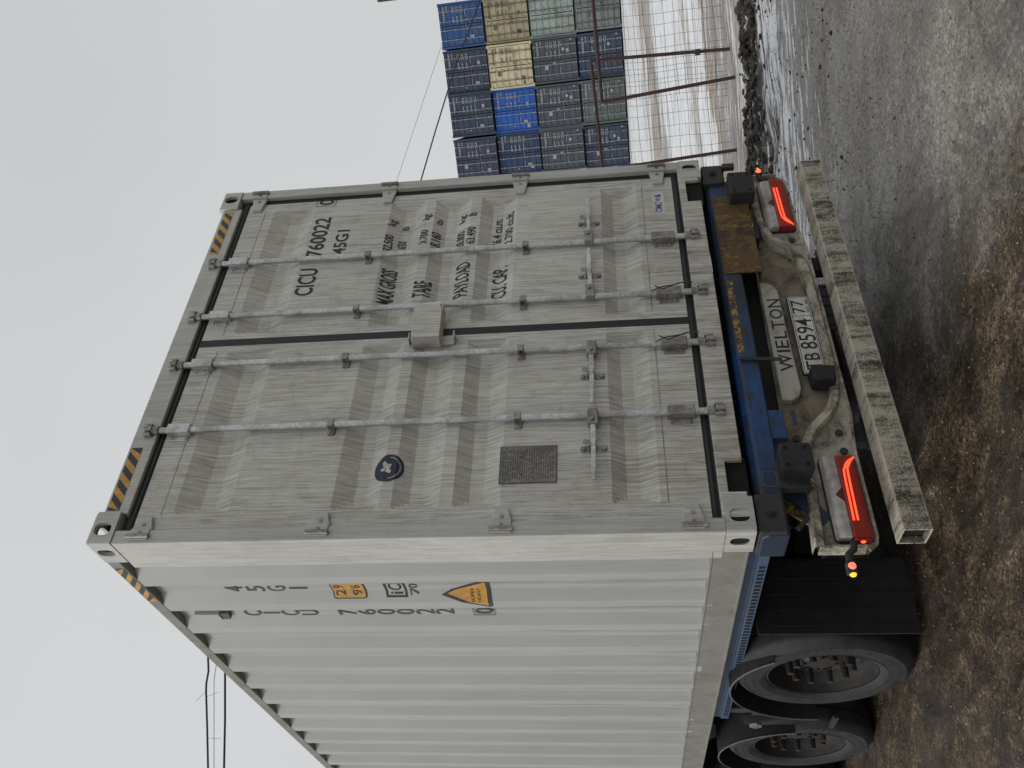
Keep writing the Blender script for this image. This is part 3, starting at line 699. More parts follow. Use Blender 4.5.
# ---- markings on the doors
def dput(off): return lambda p, q: (p, doory(p, q) - off, q)
cutx = [.035, .085, .995, 1.045, -1.062, -1.012, -.135, -.085]
ROWS = (('CICU', .297, .510, 2.164, 2.270), ('760022', .610, .948, 2.167, 2.266), ('0', 1.068, 1.122, 2.180, 2.272), ('45G1', .620, .826, 2.034, 2.112),
          ('MAX', .226, .338, 1.712, 1.798), ('GROSS', .350, .490, 1.712, 1.798), ('TARE', .238, .362, 1.503, 1.599), ('PAYLOAD', .230, .492, 1.296, 1.380), ('CU. CAP.', .232, .468, 1.090, 1.176),
          ('32.500', .630, .768, 1.768, 1.816), ('kg', .851, .903, 1.755, 1.812), ('71.650', .622, .742, 1.694, 1.743), ('lb', .836, .872, 1.693, 1.732),
          ('3.700', .664, .780, 1.563, 1.610), ('kg', .868, .917, 1.551, 1.612), ('8.160', .649, .766, 1.490, 1.543), ('lb', .843, .887, 1.490, 1.523),
          ('28.800', .637, .770, 1.350, 1.400), ('kg', .847, .913, 1.346, 1.396), ('63.490', .639, .782, 1.284, 1.338), ('lb', .877, .907, 1.287, 1.338),
          ('76.4 cu.m.', .649, .885, 1.140, 1.196), ('2.700 cu.ft.', .642, .909, 1.073, 1.122))
ro = [(1.055, 2.165), (1.135, 2.165), (1.135, 2.287), (1.055, 2.287)]; ri = [(1.058, 2.168), (1.132, 2.168), (1.132, 2.284), (1.058, 2.284)]
for grp in ((0, 1, 2), (3,), (4, 5), (6,), (7,), (8,), (9, 10), (11, 12), (13, 14), (15, 16), (17, 18), (19, 20), (21,), (22,)):
    T = Marks()
    for i in grp: T.text(*ROWS[i], bold=.016)
    if 2 in grp: T.ring(ro, ri)
    T.build('lettering', M['blacktxt'], dr, dput(.0020), cutx, cutz)
# maker's label
T = Marks(); T.poly([(.790, .218), (.975, .218), (.975, .286), (.790, .286)]); T.build('maker_label', M['white'], dr, dput(.0012), cutx, cutz)
T = Marks(); T.text('CIMC', .803, .890, .232, .270); T.text('中集', .900, .962, .232, .270); T.build('maker_lettering', M['bluetxt'], dr, dput(.0024), cutx, cutz)
# round badge: dark blue disc, pale ring of text-like ticks and a pale animal shape
bx_, bz_ = -.846, 1.576
T = Marks(); T.poly(oval(bx_, bz_, .078, .074, 28)); T.build('badge', M['white'], dl, dput(.0012), cutx, cutz)
T = Marks(); T.poly(oval(bx_, bz_, .074, .070, 28)); T.build('badge_field', simple('navy_badge', (.018, .024, .055), .5), dl, dput(.0018), cutx, cutz)
T = Marks()
T.poly([(bx_ - .030, bz_ - .010), (bx_ - .022, bz_ + .010), (bx_ - .002, bz_ + .012), (bx_ + .010, bz_ + .026), (bx_ + .030, bz_ + .030), (bx_ + .036, bz_ + .018), (bx_ + .022, bz_ + .008), (bx_ + .020, bz_ - .014), (bx_ + .010, bz_ - .012), (bx_ - .006, bz_ - .006), (bx_ - .018, bz_ - .016)])
T.poly([(bx_ - .018, bz_ + .014), (bx_ + .002, bz_ + .016), (bx_ - .004, bz_ + .040), (bx_ - .016, bz_ + .030)])
for i in range(16):
    a = PI * (1.05 + .9 * i / 15); c_, s2 = math.cos(a), math.sin(a)
    T.poly([(bx_ + c_ * .056 - .0022, bz_ + s2 * .054 - .004), (bx_ + c_ * .056 + .0022, bz_ + s2 * .054 - .004), (bx_ + c_ * .056 + .0022, bz_ + s2 * .054 + .004), (bx_ + c_ * .056 - .0022, bz_ + s2 * .054 + .004)])
T.build('badge_emblem', M['white'], dl, dput(.0026), cutx, cutz)
# data plate with rows of small print
b = MB(); b.box(-.950, -.753, .0245, .0295, .810, 1.066)
dp = b.build('data_plate', M['steelplate'], dl, bevel=.001)
T = Marks(); rnd = random.Random(3)
z = 1.050
while z > .825:
    x = -.940 + rnd.random() * .02
    while x < -.770:
        wd = rnd.uniform(.006, .028); T.poly([(x, z), (min(x + wd, -.763), z), (min(x + wd, -.763), z - .0045), (x, z - .0045)]); x += wd + rnd.uniform(.003, .012)
    z -= .0105
T.ring([(-.949, .811), (-.754, .811), (-.754, 1.065), (-.949, 1.065)], [(-.946, .814), (-.757, .814), (-.757, 1.062), (-.946, 1.062)])
T.poly(oval(-.905, .965, .006, .006, 10)); T.poly(oval(-.815, .965, .006, .006, 10))
T.build('data_plate_print', simple('worn_grey_print', (.085, .08, .075), .6), dl, lambda p, q: (p, .0238, q))
# a missing patch beside it and pale scrape on the door corner
# hazard stripes on the header and top rail
def stripes(p0, p1, q0, q1, n, put, lean=.5, phase=0):
    A, B = Marks(), Marks(); st = (p1 - p0) / n; sh = st * lean * 3.0
    def clip(pts):
        # clip to p0..p1
        lo, hi = min(p0, p1), max(p0, p1)
        return [(min(max(p, lo), hi), q) for p, q in pts]
    for i in range(-2, n + 2):
        a = p0 + i * st
        pts = clip([(a, q0), (a + st, q0), (a + st + sh, q1), (a + sh, q1)])
        if abs(max(p[0] for p in pts) - min(p[0] for p in pts)) < 1e-5: continue
        uniq = []
        for pnt in pts:
            if not uniq or (abs(pnt[0] - uniq[-1][0]) + abs(pnt[1] - uniq[-1][1])) > 1e-6: uniq.append(pnt)
        if len(uniq) < 3: continue
        (A if (i + phase) % 2 else B).poly(uniq)
    A.build('hazard_stripe', M['yellow'], ct, put); B.build('hazard_stripe', M['stickdark'], ct, put)
stripes(-1.045, -.700, 2.800, 2.858, 9, lambda p, q: (p, .0105, q), .5)
stripes(.665, 1.035, 2.796, 2.852, 9, lambda p, q: (p, .0105, q), .5, 1)
stripes(.245, .60, 2.834, 2.880, 8, lambda p, q: (-1.2172, p, q), .5)

# ---- markings on the side
def sput(off): return lambda p, q: (sidex(-p + .05) - off - .0018, -p + .05, q)     # p runs against y so that text reads from outside
cuty = [-t + .05 for t in brk if t < 3]
M['faded'] = simple('faded_marking', (.075, .08, .085), .6, var=.5, scale=60)
T = Marks()
for i, ch in enumerate('CICU 760022 0'):
    if ch == ' ': continue
    z = 2.482 - i * .1003
    if ch == 'I': T.text(ch, -.790, -.777, z - .092, z)
    else: T.text(ch, -.814, -.754, z - .094, z)
T.ring([(-.825, 1.178), (-.745, 1.178), (-.745, 1.288), (-.825, 1.288)], [(-.822, 1.181), (-.748, 1.181), (-.748, 1.285), (-.822, 1.285)])
T.build('lettering', M['faded'], lw, sput(.0016), cuty); T = Marks()
for i, ch in enumerate('45G1'):
    z = 2.473 - i * .1085
    if ch == '1': T.text(ch, -.508, -.490, z - .092, z)
    else: T.text(ch, -.528, -.472, z - .092, z)
T.build('lettering', M['faded'], lw, sput(.0016), cuty); T = Marks()
T.text('70', -.56, -.47, 1.512, 1.555)
T.build('lettering', M['faded'], lw, sput(.0016), cuty)
def sticker(p0, p1, q0, q1, lines, nm):
    T = Marks(); T.poly(rrect(p0, p1, q0, q1, .012)); T.build(nm, M['stickdark'], lw, sput(.0012), cuty)
    T = Marks(); T.poly(rrect(p0 + .007, p1 - .007, q0 + .007, q1 - .007, .008)); T.build(nm, M['yellow'] if nm == 'height_sticker' else M['white'], lw, sput(.0020), cuty)
    T = Marks()
    for t in lines: T.text(*t)
    T.build('sticker_print', M['blacktxt'], lw, sput(.0028), cuty)
sticker(-.575, -.45, 1.770, 1.938, [('2.9', -.555, -.47, 1.872, 1.922), ("9'6", -.555, -.47, 1.790, 1.840)], 'height_sticker')
T = Marks(); ro = [(-.57, 1.570), (-.455, 1.570), (-.455, 1.675), (-.57, 1.675)]; ri = [(-.560, 1.580), (-.465, 1.580), (-.465, 1.665), (-.560, 1.665)]
T.ring(ro, ri); T.text('iC', -.553, -.472, 1.590, 1.655); T.build('rail_sticker', M['blacktxt'], lw, sput(.0016), cuty)
tri = [(-.475, 1.400), (-.455, 1.395), (-.44, 1.19), (-.46, 1.168), (-.665, 1.172), (-.68, 1.195)]
T = Marks(); T.poly([(-.56, 1.405), (-.44, 1.18), (-.45, 1.165), (-.645, 1.165), (-.655, 1.18), (-.560, 1.405)]); T.build('warning_sticker', M['stickdark'], lw, sput(.0012), cuty)
T = Marks(); T.poly([(-.553, 1.375), (-.462, 1.184), (-.638, 1.184)]); T.build('warning_field', M['yellow'], lw, sput(.0020), cuty)
T = Marks(); T.text('SUPER', -.60, -.52, 1.245, 1.262); T.text('HEAVY', -.60, -.52, 1.215, 1.232); T.build('sticker_print', M['blacktxt'], lw, sput(.0028), cuty)
# grey vent box high on the side
b = MB(); b.prism([(.795, 2.60), (.862, 2.60), (.868, 2.62), (.868, 2.735), (.795, 2.735)], -1.205, -1.176, 'x'); vb = b.build('vent_box', M['side'], lw, bevel=.004)
b = MB(); b.prism([(.795, 2.548), (.862, 2.56), (.866, 2.598), (.795, 2.598)], -1.200, -1.176, 'x'); b.build('vent_grille', simple('dark_vent_grille', (.10, .10, .095), .7), vb, bevel=.003)

# ================================================================== SEMI-TRAILER
SH = (0, 0, 1.045)
m2 = TR @ Matrix.Translation((0, 0, -1.045))
tr = root('semi_trailer', 'blue container semi-trailer with lit rear lamps and muddy bumper bar', 'semi-trailer', m2, SH)
def P(b, name, mat, **kw): return b.build(name, mat, tr, **kw)
# sub-parts hang on parts without a shift of their own
def SP(b, name, mat, parent, **kw): return b.build(name, mat, parent, **kw)
b = MB(); b.prism([(.052, -.140), (.052, -.052), (.078, -.024), (.24, -.024), (.24, -.140)], -1.215, 1.20, 'x'); beam = P(b, 'rear_beam', M['blue'], bevel=.010, seg=3)
b = MB(); b.prism([(.045, -.240), (.045, -.052), (.052, -.052), (.052, -.235), (.12, -.235), (.12, -.241)], .305, .925, 'x'); SP(b, 'rusty_plate', M['rust'], beam, bevel=.002)
b = MB(); rnd = random.Random(8)
b.prism([(-.235, -.054), (-.235, -.082), (.26, -.083), (.26, -.052)], .0495, .0515, 'y'); SP(b, 'paint_patch', M['yellowworn'], beam)
for x0, x1 in ((-1.21, -1.03), (1.03, 1.19)):
    b = MB(); b.box(x0, x1, .03, .22, -.130, -.012)
    xm = (x0 + x1) / 2
    b.box(xm - .05, xm + .05, .06, .19, -.02, .0)
    SP(b, 'twist_lock', M['cast'], beam, bevel=.008)
    b = MB(); b.tube([(xm, .03, -.07), (xm, .012, -.07)], .020, 6); b.tube([(xm, .012, -.07), (xm, .002, -.07)], .011, 8); SP(b, 'bolt', M['cast'], beam)
b = MB(); b.box(1.19, 1.215, .06, .1, -.15, -.03); b.box(1.15, 1.19, .02, .05, -.20, -.13); SP(b, 'lock_lug', M['cast'], beam, bevel=.006)
b = MB(); b.tube([(-1.15, .10, -.14), (-1.17, .08, -.18), (-1.12, .08, -.225), (-1.10, .07, -.21)], .011, 8); SP(b, 'lock_handle', M['cast'], beam)
# recess outline on the beam
T = Marks(); T.ring(rrect(-.985, -.905, -.125, -.062, .02), rrect(-.981, -.909, -.121, -.066, .018)); T.build('pressed_oval', M['bluerail'], beam, lambda p, q: (p, .0505, q))
# lower blue brackets hanging from the beam
for q_ in ((-.73, -.575, .06, .16, -.205, -.139), (-.87, -.80, .06, .16, -.215, -.139), (.62, .72, .10, .18, -.28, -.139)):
    b = MB(); b.box(*q_); P(b, 'hanger_bracket', M['blue'], bevel=.004)
# cable-tie strap
b = MB(); b.prism([(-.288, -.050), (-.270, -.050), (-.287, -.245), (-.305, -.245)], .036, .042, 'y'); P(b, 'strap', M['cast'])
# rubber buffers
for x0, x1, z0, z1 in ((-.955, -.822, -.268, -.135), (.845, 1.03, -.272, -.138)):
    b = MB(); b.prism(rrect(x0, x1, z0, z1, .012), -.036, .052, 'y'); bf = P(b, 'rubber_buffer', M['rubber'], bevel=.006)
    h = MB()
    for px_ in (x0 + .024, x1 - .024):
        for pz in (z0 + .026, z1 - .026): h.tube([(px_, -.0375, pz), (px_, -.035, pz)], .010, 10)
    SP(h, 'bolt_hole', M['hollowshade'], bf)
    b = MB(); b.box(x0 - .035 if x0 < 0 else x0 + .01, x1 - .03 if x0 < 0 else x1 + .03, .05, .10, z0 + .01, z1 + .01); P(b, 'buffer_mount', M['cast'], bevel=.005)
# chassis: beams, cross members
for s_n in (-1, 1):
    b = MB(); b.prism([(s_n * .55, -.45), (s_n * .55, -.425), (s_n * .49, -.425), (s_n * .49, -.07), (s_n * .55, -.07), (s_n * .55, -.045), (s_n * .41, -.045), (s_n * .41, -.07), (s_n * .47, -.07), (s_n * .47, -.425), (s_n * .41, -.425), (s_n * .41, -.45)], .24, 11.6, 'y')
    P(b, 'chassis_beam', M['blackpaint'])
for y in (.7, 1.9, 3.2, 4.6, 6.2, 8, 10, 11.6):
    b = MB(); b.box(-1.0, 1.0, y, y + .12, -.16, -.03); P(b, 'cross_member', M['blackpaint'])
b = MB(); b.box(-.6, .6, .24, .30, -.5, -.14); P(b, 'rear_bulkhead', M['blackpaint'])
# perforated blue side rail
for s_n in (-1, 1):
    b = MB(); b.prism([(s_n * 1.166, -.098), (s_n * 1.166, -.052), (s_n * 1.154, -.046), (s_n * 1.154, -.004), (s_n * 1.10, -.004), (s_n * 1.10, -.098)], .24, 2.55, 'y')
    sr = P(b, 'side_rail', M['bluerail'], bevel=.003)
    T = Marks(); y = .42
    while y < 2.5: T.poly(rrect(y, y + .022, -.090, -.060, .006, 2)); y += .038
    T.build('perforation', M['hollowshade'], sr, lambda p, q: (s_n * 1.1668, p, q))
# axles, wheels, fenders
tyre_p = [(.0, .30), (-.012, .318), (-.019, .345), (-.0205, .352), (-.0185, .358), (-.021, .366), (-.0205, .40), (-.0165, .425), (-.018, .430), (-.012, .438), (-.006, .447), (.018, .470), (.028, .479), (.045, .485), (.100, .486), (.103, .474), (.117, .474), (.120, .487), (.182, .488), (.185, .474), (.2, .474), (.203, .488), (.265, .487), (.268, .474), (.282, .474), (.285, .486),
          (.34, .485), (.357, .479), (.367, .470), (.391, .447), (.404, .40), (.405, .36), (.397, .318), (.385, .30)]
rim_p = [(.003, .300), (-.008, .302), (-.010, .292), (.004, .284), (.03, .276), (.05, .266), (.078, .256), (.088, .24), (.092, .205), (.088, .175), (.086, .15), (.060, .146), (.055, .135), (.052, .10), (.045, .095), (.030, .08), (.030, .0)]
def make_wheel():
    o_w = MB(); e = bpy.data.objects.new('wheel', None); col.objects.link(e); e.parent = tr
    t = o_w.lathe(tyre_p, seg=72).build('tyre', M['tyre'], e, smooth=True)
    lg = MB()
    for k_ in range(3):      # raised marks on the sidewall
        for i in range(7):
            a = R_(40 + k_ * 120 + i * 5); ca, sa = math.cos(a), math.sin(a)
            for rr_ in (.405,): lg.add([(-.0215, ca * rr_ - sa * .012, sa * rr_ + ca * .012), (-.0215, ca * rr_ + sa * .005, sa * rr_ - ca * .005), (-.0195, ca * (rr_ + .022) + sa * .005, sa * (rr_ + .022) - ca * .005), (-.0195, ca * (rr_ + .022) - sa * .012, sa * (rr_ + .022) + ca * .012)], [(0, 1, 2, 3)])
    lg.lathe([(-.0125, .322), (-.0165, .330), (-.0205, .338), (-.0165, .34)], seg=64)
    lg.build('sidewall_mark', M['rubber'], e)
    r = MB().lathe([(a + (.035 if i > 2 else .012), b_) for i, (a, b_) in enumerate(rim_p)], seg=64).build('rim', M['rim'], e, smooth=True)
    for i in range(10):
        nb = MB(); a = 2 * PI * i / 10 + .2; c_, s2 = math.cos(a) * .1675, math.sin(a) * .1675
        nb.tube([(.125, c_, s2), (.075, c_, s2)], .027, 6); nb.tube([(.075, c_, s2), (.012, c_, s2)], [.021, .018], 8)
        nb.build('wheel_nut', M['rim'], e)
    hb = MB()
    for i in range(8):
        a = 2 * PI * i / 8; hb.tube([(.08, math.cos(a) * .086, math.sin(a) * .086), (.055, math.cos(a) * .086, math.sin(a) * .086)], .009, 6)
    hb.build('hub_bolt', M['rim'], e)
    return e
proto = make_wheel()
def place_wheel(e, x, y, z, rz=0, rx=0):
    e.location = (x, y, z + SH[2]); e.rotation_euler = (rx, 0, rz)
place_wheel(proto, -1.185, 1.715, -.538)
spots = [(-1.185, 3.05, -.603, 0, .3), (-1.185, 4.37, -.62, 0, .7), (1.185, 1.67, -.56, PI, .1), (1.185, 3.02, -.60, PI, .5), (1.185, 4.37, -.62, PI, .9)]
for x, y, z, rz, rx in spots:
    e = proto.copy(); col.objects.link(e); place_wheel(e, x, y, z, rz, rx)
    for c_ in [c for c in bpy.data.objects if c.parent == proto]:
        c2 = c_.copy(); col.objects.link(c2); c2.parent = e
for y in (1.67, 3.02, 4.37):
    b = MB(); b.tube([(-.9, y, -.58), (.9, y, -.58)], .07, 12); b.box(-.62, -.42, y - .3, y + .3, -.54, -.44); b.box(.42, .62, y - .3, y + .3, -.54, -.44)
    b.tube([(-.5, y + .25, -.48), (-.5, y + .25, -.25)], .13, 14); b.tube([(.5, y + .25, -.48), (.5, y + .25, -.25)], .13, 14)
    b.tube([(-.78, y, -.58), (-.86, y, -.58)], .2, 20); b.tube([(.78, y, -.58), (.86, y, -.58)], .2, 20)
    P(b, 'axle', M['blackpaint'])
for s_n in (-1, 1):
    for (yc, zc, a0, a1, r_) in ((1.80, -.565, -4, 141, .525), (3.115, -.585, 20, 172, .515), (4.42, -.6, 20, 172, .515)):
        b = MB(); n_ = 26
        an = [R_(a0 + (a1 - a0) * i / n_) for i in range(n_ + 1)]
        b.grid(lambda a, x: (x, yc + math.cos(a) * r_, zc + math.sin(a) * r_), an, [s_n * 1.235, s_n * .82])
        b.grid(lambda a, x: (x, yc + math.cos(a) * (r_ - .006), zc + math.sin(a) * (r_ - .006)), an, [s_n * 1.235, s_n * .82])
        fd = P(b, 'fender', M['blackpaint'], smooth=True)
        b = MB(); b.tube([(s_n * 1.237, yc + math.cos(a) * r_, zc + math.sin(a) * r_) for a in an], .0050, 6); SP(b, 'fender_edge', simple('pale_dusty_edge', (.12, .115, .105), .7), fd, smooth=True)
    # mud flap behind the rear wheel, ribbed
    b = MB(); x0, x1 = sorted((s_n * 1.210, s_n * .80))
    b.box(x0, x1, 1.075, 1.085, -.905, -.12)
    for i in range(5): b.box(x0 + .04 + i * .085, x0 + .048 + i * .085, 1.069, 1.076, -.89, -.2)
    P(b, 'mud_flap', M['blackpaint'], bevel=.002)
b = MB()
b.box(-1.15, -1.13, 2.40, 2.48, -.24, -.10); b.box(-1.16, -1.12, 2.42, 2.50, -.30, -.24)
P(b, 'stay_bracket', M['cast']); b = MB(); b.box(-1.20, -1.18, 2.42, 2.62, -.75, -.72); P(b, 'fender_stay', M['cast'])
b = MB(); b.lathe([(0, .0), (0, .04), (.01, .045), (.02, .04), (.02, 0)], c=(-1.2, 2.60, -.27), ax='x', seg=6); P(b, 'marker_bracket', M['galvd'])
# hoses and braces left of the beam
b = MB(); b.tube([(-.90, .12, -.14), (-.99, .16, -.24), (-1.03, .22, -.36), (-1.05, .34, -.42), (-1.0, .6, -.4)], .012, 8); P(b, 'air_hose', M['rubber'], smooth=True)
b = MB(); b.prism([(-1.00, -.165), (-.94, -.165), (-1.04, -.29), (-1.10, -.29)], .22, .23, 'y'); P(b, 'yellow_marker_plate', M['yellowworn'])
b = MB(); b.prism([(-.93, -.14), (-.86, -.14), (-1.08, -.34), (-1.12, -.30)], .14, .16, 'y'); P(b, 'diagonal_brace', M['blue'])
b = MB(); b.box(-.5, -.2, .35, .8, -.42, -.16); b.box(.1, .4, .4, .9, -.4, -.2); b.tube([(-.2, .5, -.3), (.1, .45, -.26)], .03, 8); P(b, 'air_tank', M['blackpaint'], bevel=.03)

# ---- rear light board
def smooth_pts(pts, n=6):
    r = []
    for i in range(len(pts) - 1):
        p0, p1, p2, p3 = [Vector(pts[max(0, min(len(pts) - 1, j))]) for j in (i - 1, i, i + 1, i + 2)]
        for j in range(n):
            t = j / n; r.append(tuple(.5 * ((2 * p1) + (p2 - p0) * t + (2 * p0 - 5 * p1 + 4 * p2 - p3) * t * t + (3 * p1 - p0 - 3 * p2 + p3) * t ** 3)))
    r.append(tuple(pts[-1])); return r
board = bpy.data.objects.new('light_board', None); col.objects.link(board); board.parent = tr; board.location = Vector(SH) + Vector((0, .018, 0))
# recessed centre plate
b = MB(); b.prism([(-.735, -.215), (.70, -.245), (.70, -.36), (.52, -.50), (-.45, -.50), (-.72, -.36)], .165, .172, 'y'); b.build('centre_plate', M['boardback'], board)
# lower lip line as a path, then housings below it
lipL = smooth_pts([(-1.235, -.262), (-1.0, -.275), (-.78, -.288), (-.70, -.305), (-.63, -.345), (-.56, -.41), (-.49, -.455), (-.40, -.478), (-.25, -.484), (0, -.486), (.22, -.485)])
lipR = smooth_pts([(.22, -.485), (.36, -.483), (.45, -.475), (.53, -.44), (.60, -.385), (.67, -.335), (.75, -.310), (.85, -.300), (1.03, -.292), (1.19, -.285)])
def housing(pts, tail):
    b = MB(); n = len(pts)
    lo = [(p[0], tail(p[0])) for p in pts]
    b.grid(lambda i, t: (pts[int(i)][0], .13 + (.0 if t else -.0), pts[int(i)][1] if t == 0 else lo[int(i)][1]), list(range(n)), [0, 1])
    b.grid(lambda i, t: (pts[int(i)][0], .172, pts[int(i)][1] if t == 0 else lo[int(i)][1]), list(range(n)), [0, 1])
    # rolled bottom edge
    return b, lo
def tailf(x):
    a = abs(x)
    if x < 0: e = -1.238
    else: e = 1.19
    r = .06; d = abs(abs(e) - a)
    c = -.503 - (.022 if a < .75 else 0) * (1 - max(0, min(1, (a - .55) / .2)))
    if a > .3 and a < .75: c -= .0
    if d < r: c += r - math.sqrt(max(0, r * r - (r - d) ** 2))
    return c
lo_all = []
for nm, pts in (('housing', lipL), ('housing', lipR)):
    b, lo = housing(pts, tailf)
    b.build(nm, M['board'], board)
    # lip: folded strip standing proud towards the rear
    b = MB(); n = len(pts)
    def off(i, d):
        a = Vector(pts[max(0, i - 1)]); c = Vector(pts[min(n - 1, i + 1)]); t = (c - a).normalized(); nn = Vector((-t.y, t.x)); q = Vector(pts[i]) + nn * d; return q
    prof = [(.022, .172), (.022, .112), (.016, .100), (-.014, .100), (-.022, .110), (-.026, .131)]
    b.grid(lambda i, j: (off(int(i), prof[int(j)][0])[0], prof[int(j)][1], off(int(i), prof[int(j)][0])[1]), list(range(n)), list(range(len(prof))))
    b.build('folded_lip', M['lip'], board, smooth=True)
    b = MB(); b.tube([(p[0], .132, p[1] + .002) for p in lo], .008, 8); b.build('rolled_edge', M['lip'], board, smooth=True)
for xe, xn in ((-1.237, -1.225), (1.18, 1.19)):
    b = MB(); b.box(xe, xn, .10, .172, -.45, -.285 if xe > 0 else -.262); b.build('end_cap', M['lip'], board, bevel=.004)
# name panel
b = MB(); b.prism([(-.455, -.236), (.325, -.238), (.325, -.262), (.305, -.30), (.265, -.322), (-.385, -.333), (-.435, -.318), (-.458, -.28)], .128, .166, 'y'); nmp = b.build('name_panel', M['nameplate'], board, bevel=.006)
T = Marks()
xw = -.283
for ch, wd in (('W', .108), ('I', .014), ('E', .050), ('L', .050), ('T', .058), ('O', .066), ('N', .058)):
    T.text(ch, xw, xw + wd, -.322 + .002, -.256); xw += wd + .013
T.build('name_lettering', M['blacktxt'], nmp, lambda p, q: (p, .1268, q))
# number plate
b = MB(); b.prism(rrect(-.318, .205, -.470 + .006, -.352, .010), .118, .13, 'y'); npf = b.build('number_plate_frame', M['rubber'], board, bevel=.002)
b = MB(); b.prism(rrect(-.312, .199, -.459, -.357, .008), .115, .119, 'y'); b.build('number_plate', M['plate'], npf)
T = Marks(); T.text('TB', -.292, -.185, -.447, -.375); T.text('8594', -.160, .040, -.450, -.368); T.text('77', .078, .172, -.430, -.368)
T.ring([(-.308, -.455), (.195, -.455), (.195, -.361), (-.308, -.361)], [(-.305, -.452), (.192, -.452), (.192, -.364), (-.305, -.364)]); T.poly([(.059, -.455), (.062, -.455), (.062, -.361), (.059, -.361)])
T.text('RUS', .082, .128, -.449, -.437)
T.build('plate_characters', M['blacktxt'], npf, lambda p, q: (p, .1142, q))
T = Marks(); T.poly([(.140, -.449), (.172, -.449), (.172, -.445), (.140, -.445)]); T.build('flag_red', M['redtxt'], npf, lambda p, q: (p, .1138, q))
T = Marks(); T.poly([(.140, -.445), (.172, -.445), (.172, -.441), (.140, -.441)]); T.build('flag_blue', M['bluetxt'], npf, lambda p, q: (p, .1138, q))
b = MB(); b.prism([(-.408, -.478), (-.408, -.392), (-.400, -.375), (-.318, -.372), (-.314, -.388), (-.322, -.484)], .045, .135, 'y'); b.build('plate_lamp', M['blackpaint'], board, bevel=.008)
# stickers & bolts
T = Marks(); T.poly([(-.56, -.335), (-.535, -.332), (-.535, -.270), (-.56, -.268)]); 
T2 = Marks(); T2.poly([(-.575, -.292), (-.49, -.288), (-.49, -.268), (-.575, -.272)]); T2.build('blue_sticker', simple('faded_blue_sticker', (.05, .075, .13), .6), board, lambda p, q: (p, .1635, q))
T.bm.free()
b = MB()
for bx, bz in ((-.655, -.270), (-.655, -.450), (-.755, -.452), (.635, -.455)):
    b.tube([(bx, .131, bz), (bx, .120, bz)], .017, 10) if bz < -.4 else b.tube([(bx, .165, bz), (bx, .155, bz)], .017, 10)
b.build('board_bolt', M['cast'], board)
# tail lamps
def lamp(x0, x1, sg):
    """x0 inner end, x1 outer end; sg -1 left"""
    z1, z0 = (-.333, -.482)
    a, c = sorted((x0, x1)); zm = z1 - .062
    L_ = bpy.data.objects.new('tail_lamp', None); col.objects.link(L_); L_.parent = tr; L_.location = Vector(SH)
    yb, yf = .155, .100
    b = MB(); b.prism(rrect(a - .006, c + .006, z0 - .006, z1 + .006, .02), yb - .02, yb, 'y'); b.build('lamp_base', M['rubber'], L_)
    def shell(zt, zb, mat, nm, rt, rb):
        b = MB(); n = 7; prof = []
        for i in range(n):
            t = i / (n - 1)
            z = zt + (zb - zt) * t
            y = yf
            dt = zt - z; db = z - zb
            if rt and dt < rt: y += rt - math.sqrt(max(0, rt * rt - (rt - dt) ** 2))
            if rb and db < rb: y += rb - math.sqrt(max(0, rb * rb - (rb - db) ** 2))
            prof.append((y, z))
        prof = [(yb - .002, zt)] + prof + [(yb - .002, zb)]
        b.prism(prof, a, c, 'x'); return b.build(nm, mat, L_, bevel=.006)
    shell(z1, zm, M['whitelens'], 'white_lens', .035, 0); shell(zm - .0005, z0, M['redlens'], 'red_lens', 0, .02)
    xm = (a + c) / 2
    b = MB(); b.prism([(xm - .035, zm + .002), (xm + .035, zm + .002), (xm, zm + .034)], yf - .0015, yf + .01, 'y'); b.build('triangle_reflector', M['darkred'], L_)
    b = MB()
    for i in (1, 2, 3):
        xq = a + (c - a) * i / 4; b.box(xq - .0012, xq + .0012, yf - .001, yf + .01, zm + .004, z1 - .03)
    b.build('lens_divider', M['whitelens'], L_)
    for k_, dz in enumerate((0, -.0165)):
        pts = [(x1 - sg * (.075 - 0), zm - .018 + dz)]
        pts = [(x1 - sg * .075, zm - .016 + dz), (x0 + sg * (.105 + k_ * -.012), zm - .022 + dz), (x0 + sg * (.066 + k_ * -.008), zm - .030 + dz), (x0 + sg * (.038 - k_ * .006), zm - .046 + dz * .9), (x0 + sg * (.016 - k_ * .004), zm - .072 + dz * .3)]
        pts = smooth_pts(pts, 5)
        b = MB(); b.tube([(p[0], yf - .001 + (.004 if p[1] < z0 + .02 else 0), p[1]) for p in pts], .0048, 6); b.build('light_strip', M['led'], L_, smooth=True)
    xe = x1
    b = MB(); b.prism(rrect(yf + .008, yb - .006, z0 + .012, z0 + .085, .012), min(xe, xe + sg * .012), max(xe, xe + sg * .012), 'x'); b.build('side_lens', M['redlens'], L_, bevel=.003)
    b = MB(); yc_, zc_ = (yf + yb) / 2 - .006, z0 + .048
    b.tube([(xe + sg * .010, yc_, zc_), (xe + sg * .016, yc_, zc_)], [.012, .008], 10); b.build('side_light', M['ledspot'], L_)
    return L_
lamp(-.802, -1.200, -1); lamp(.705, 1.108, 1)
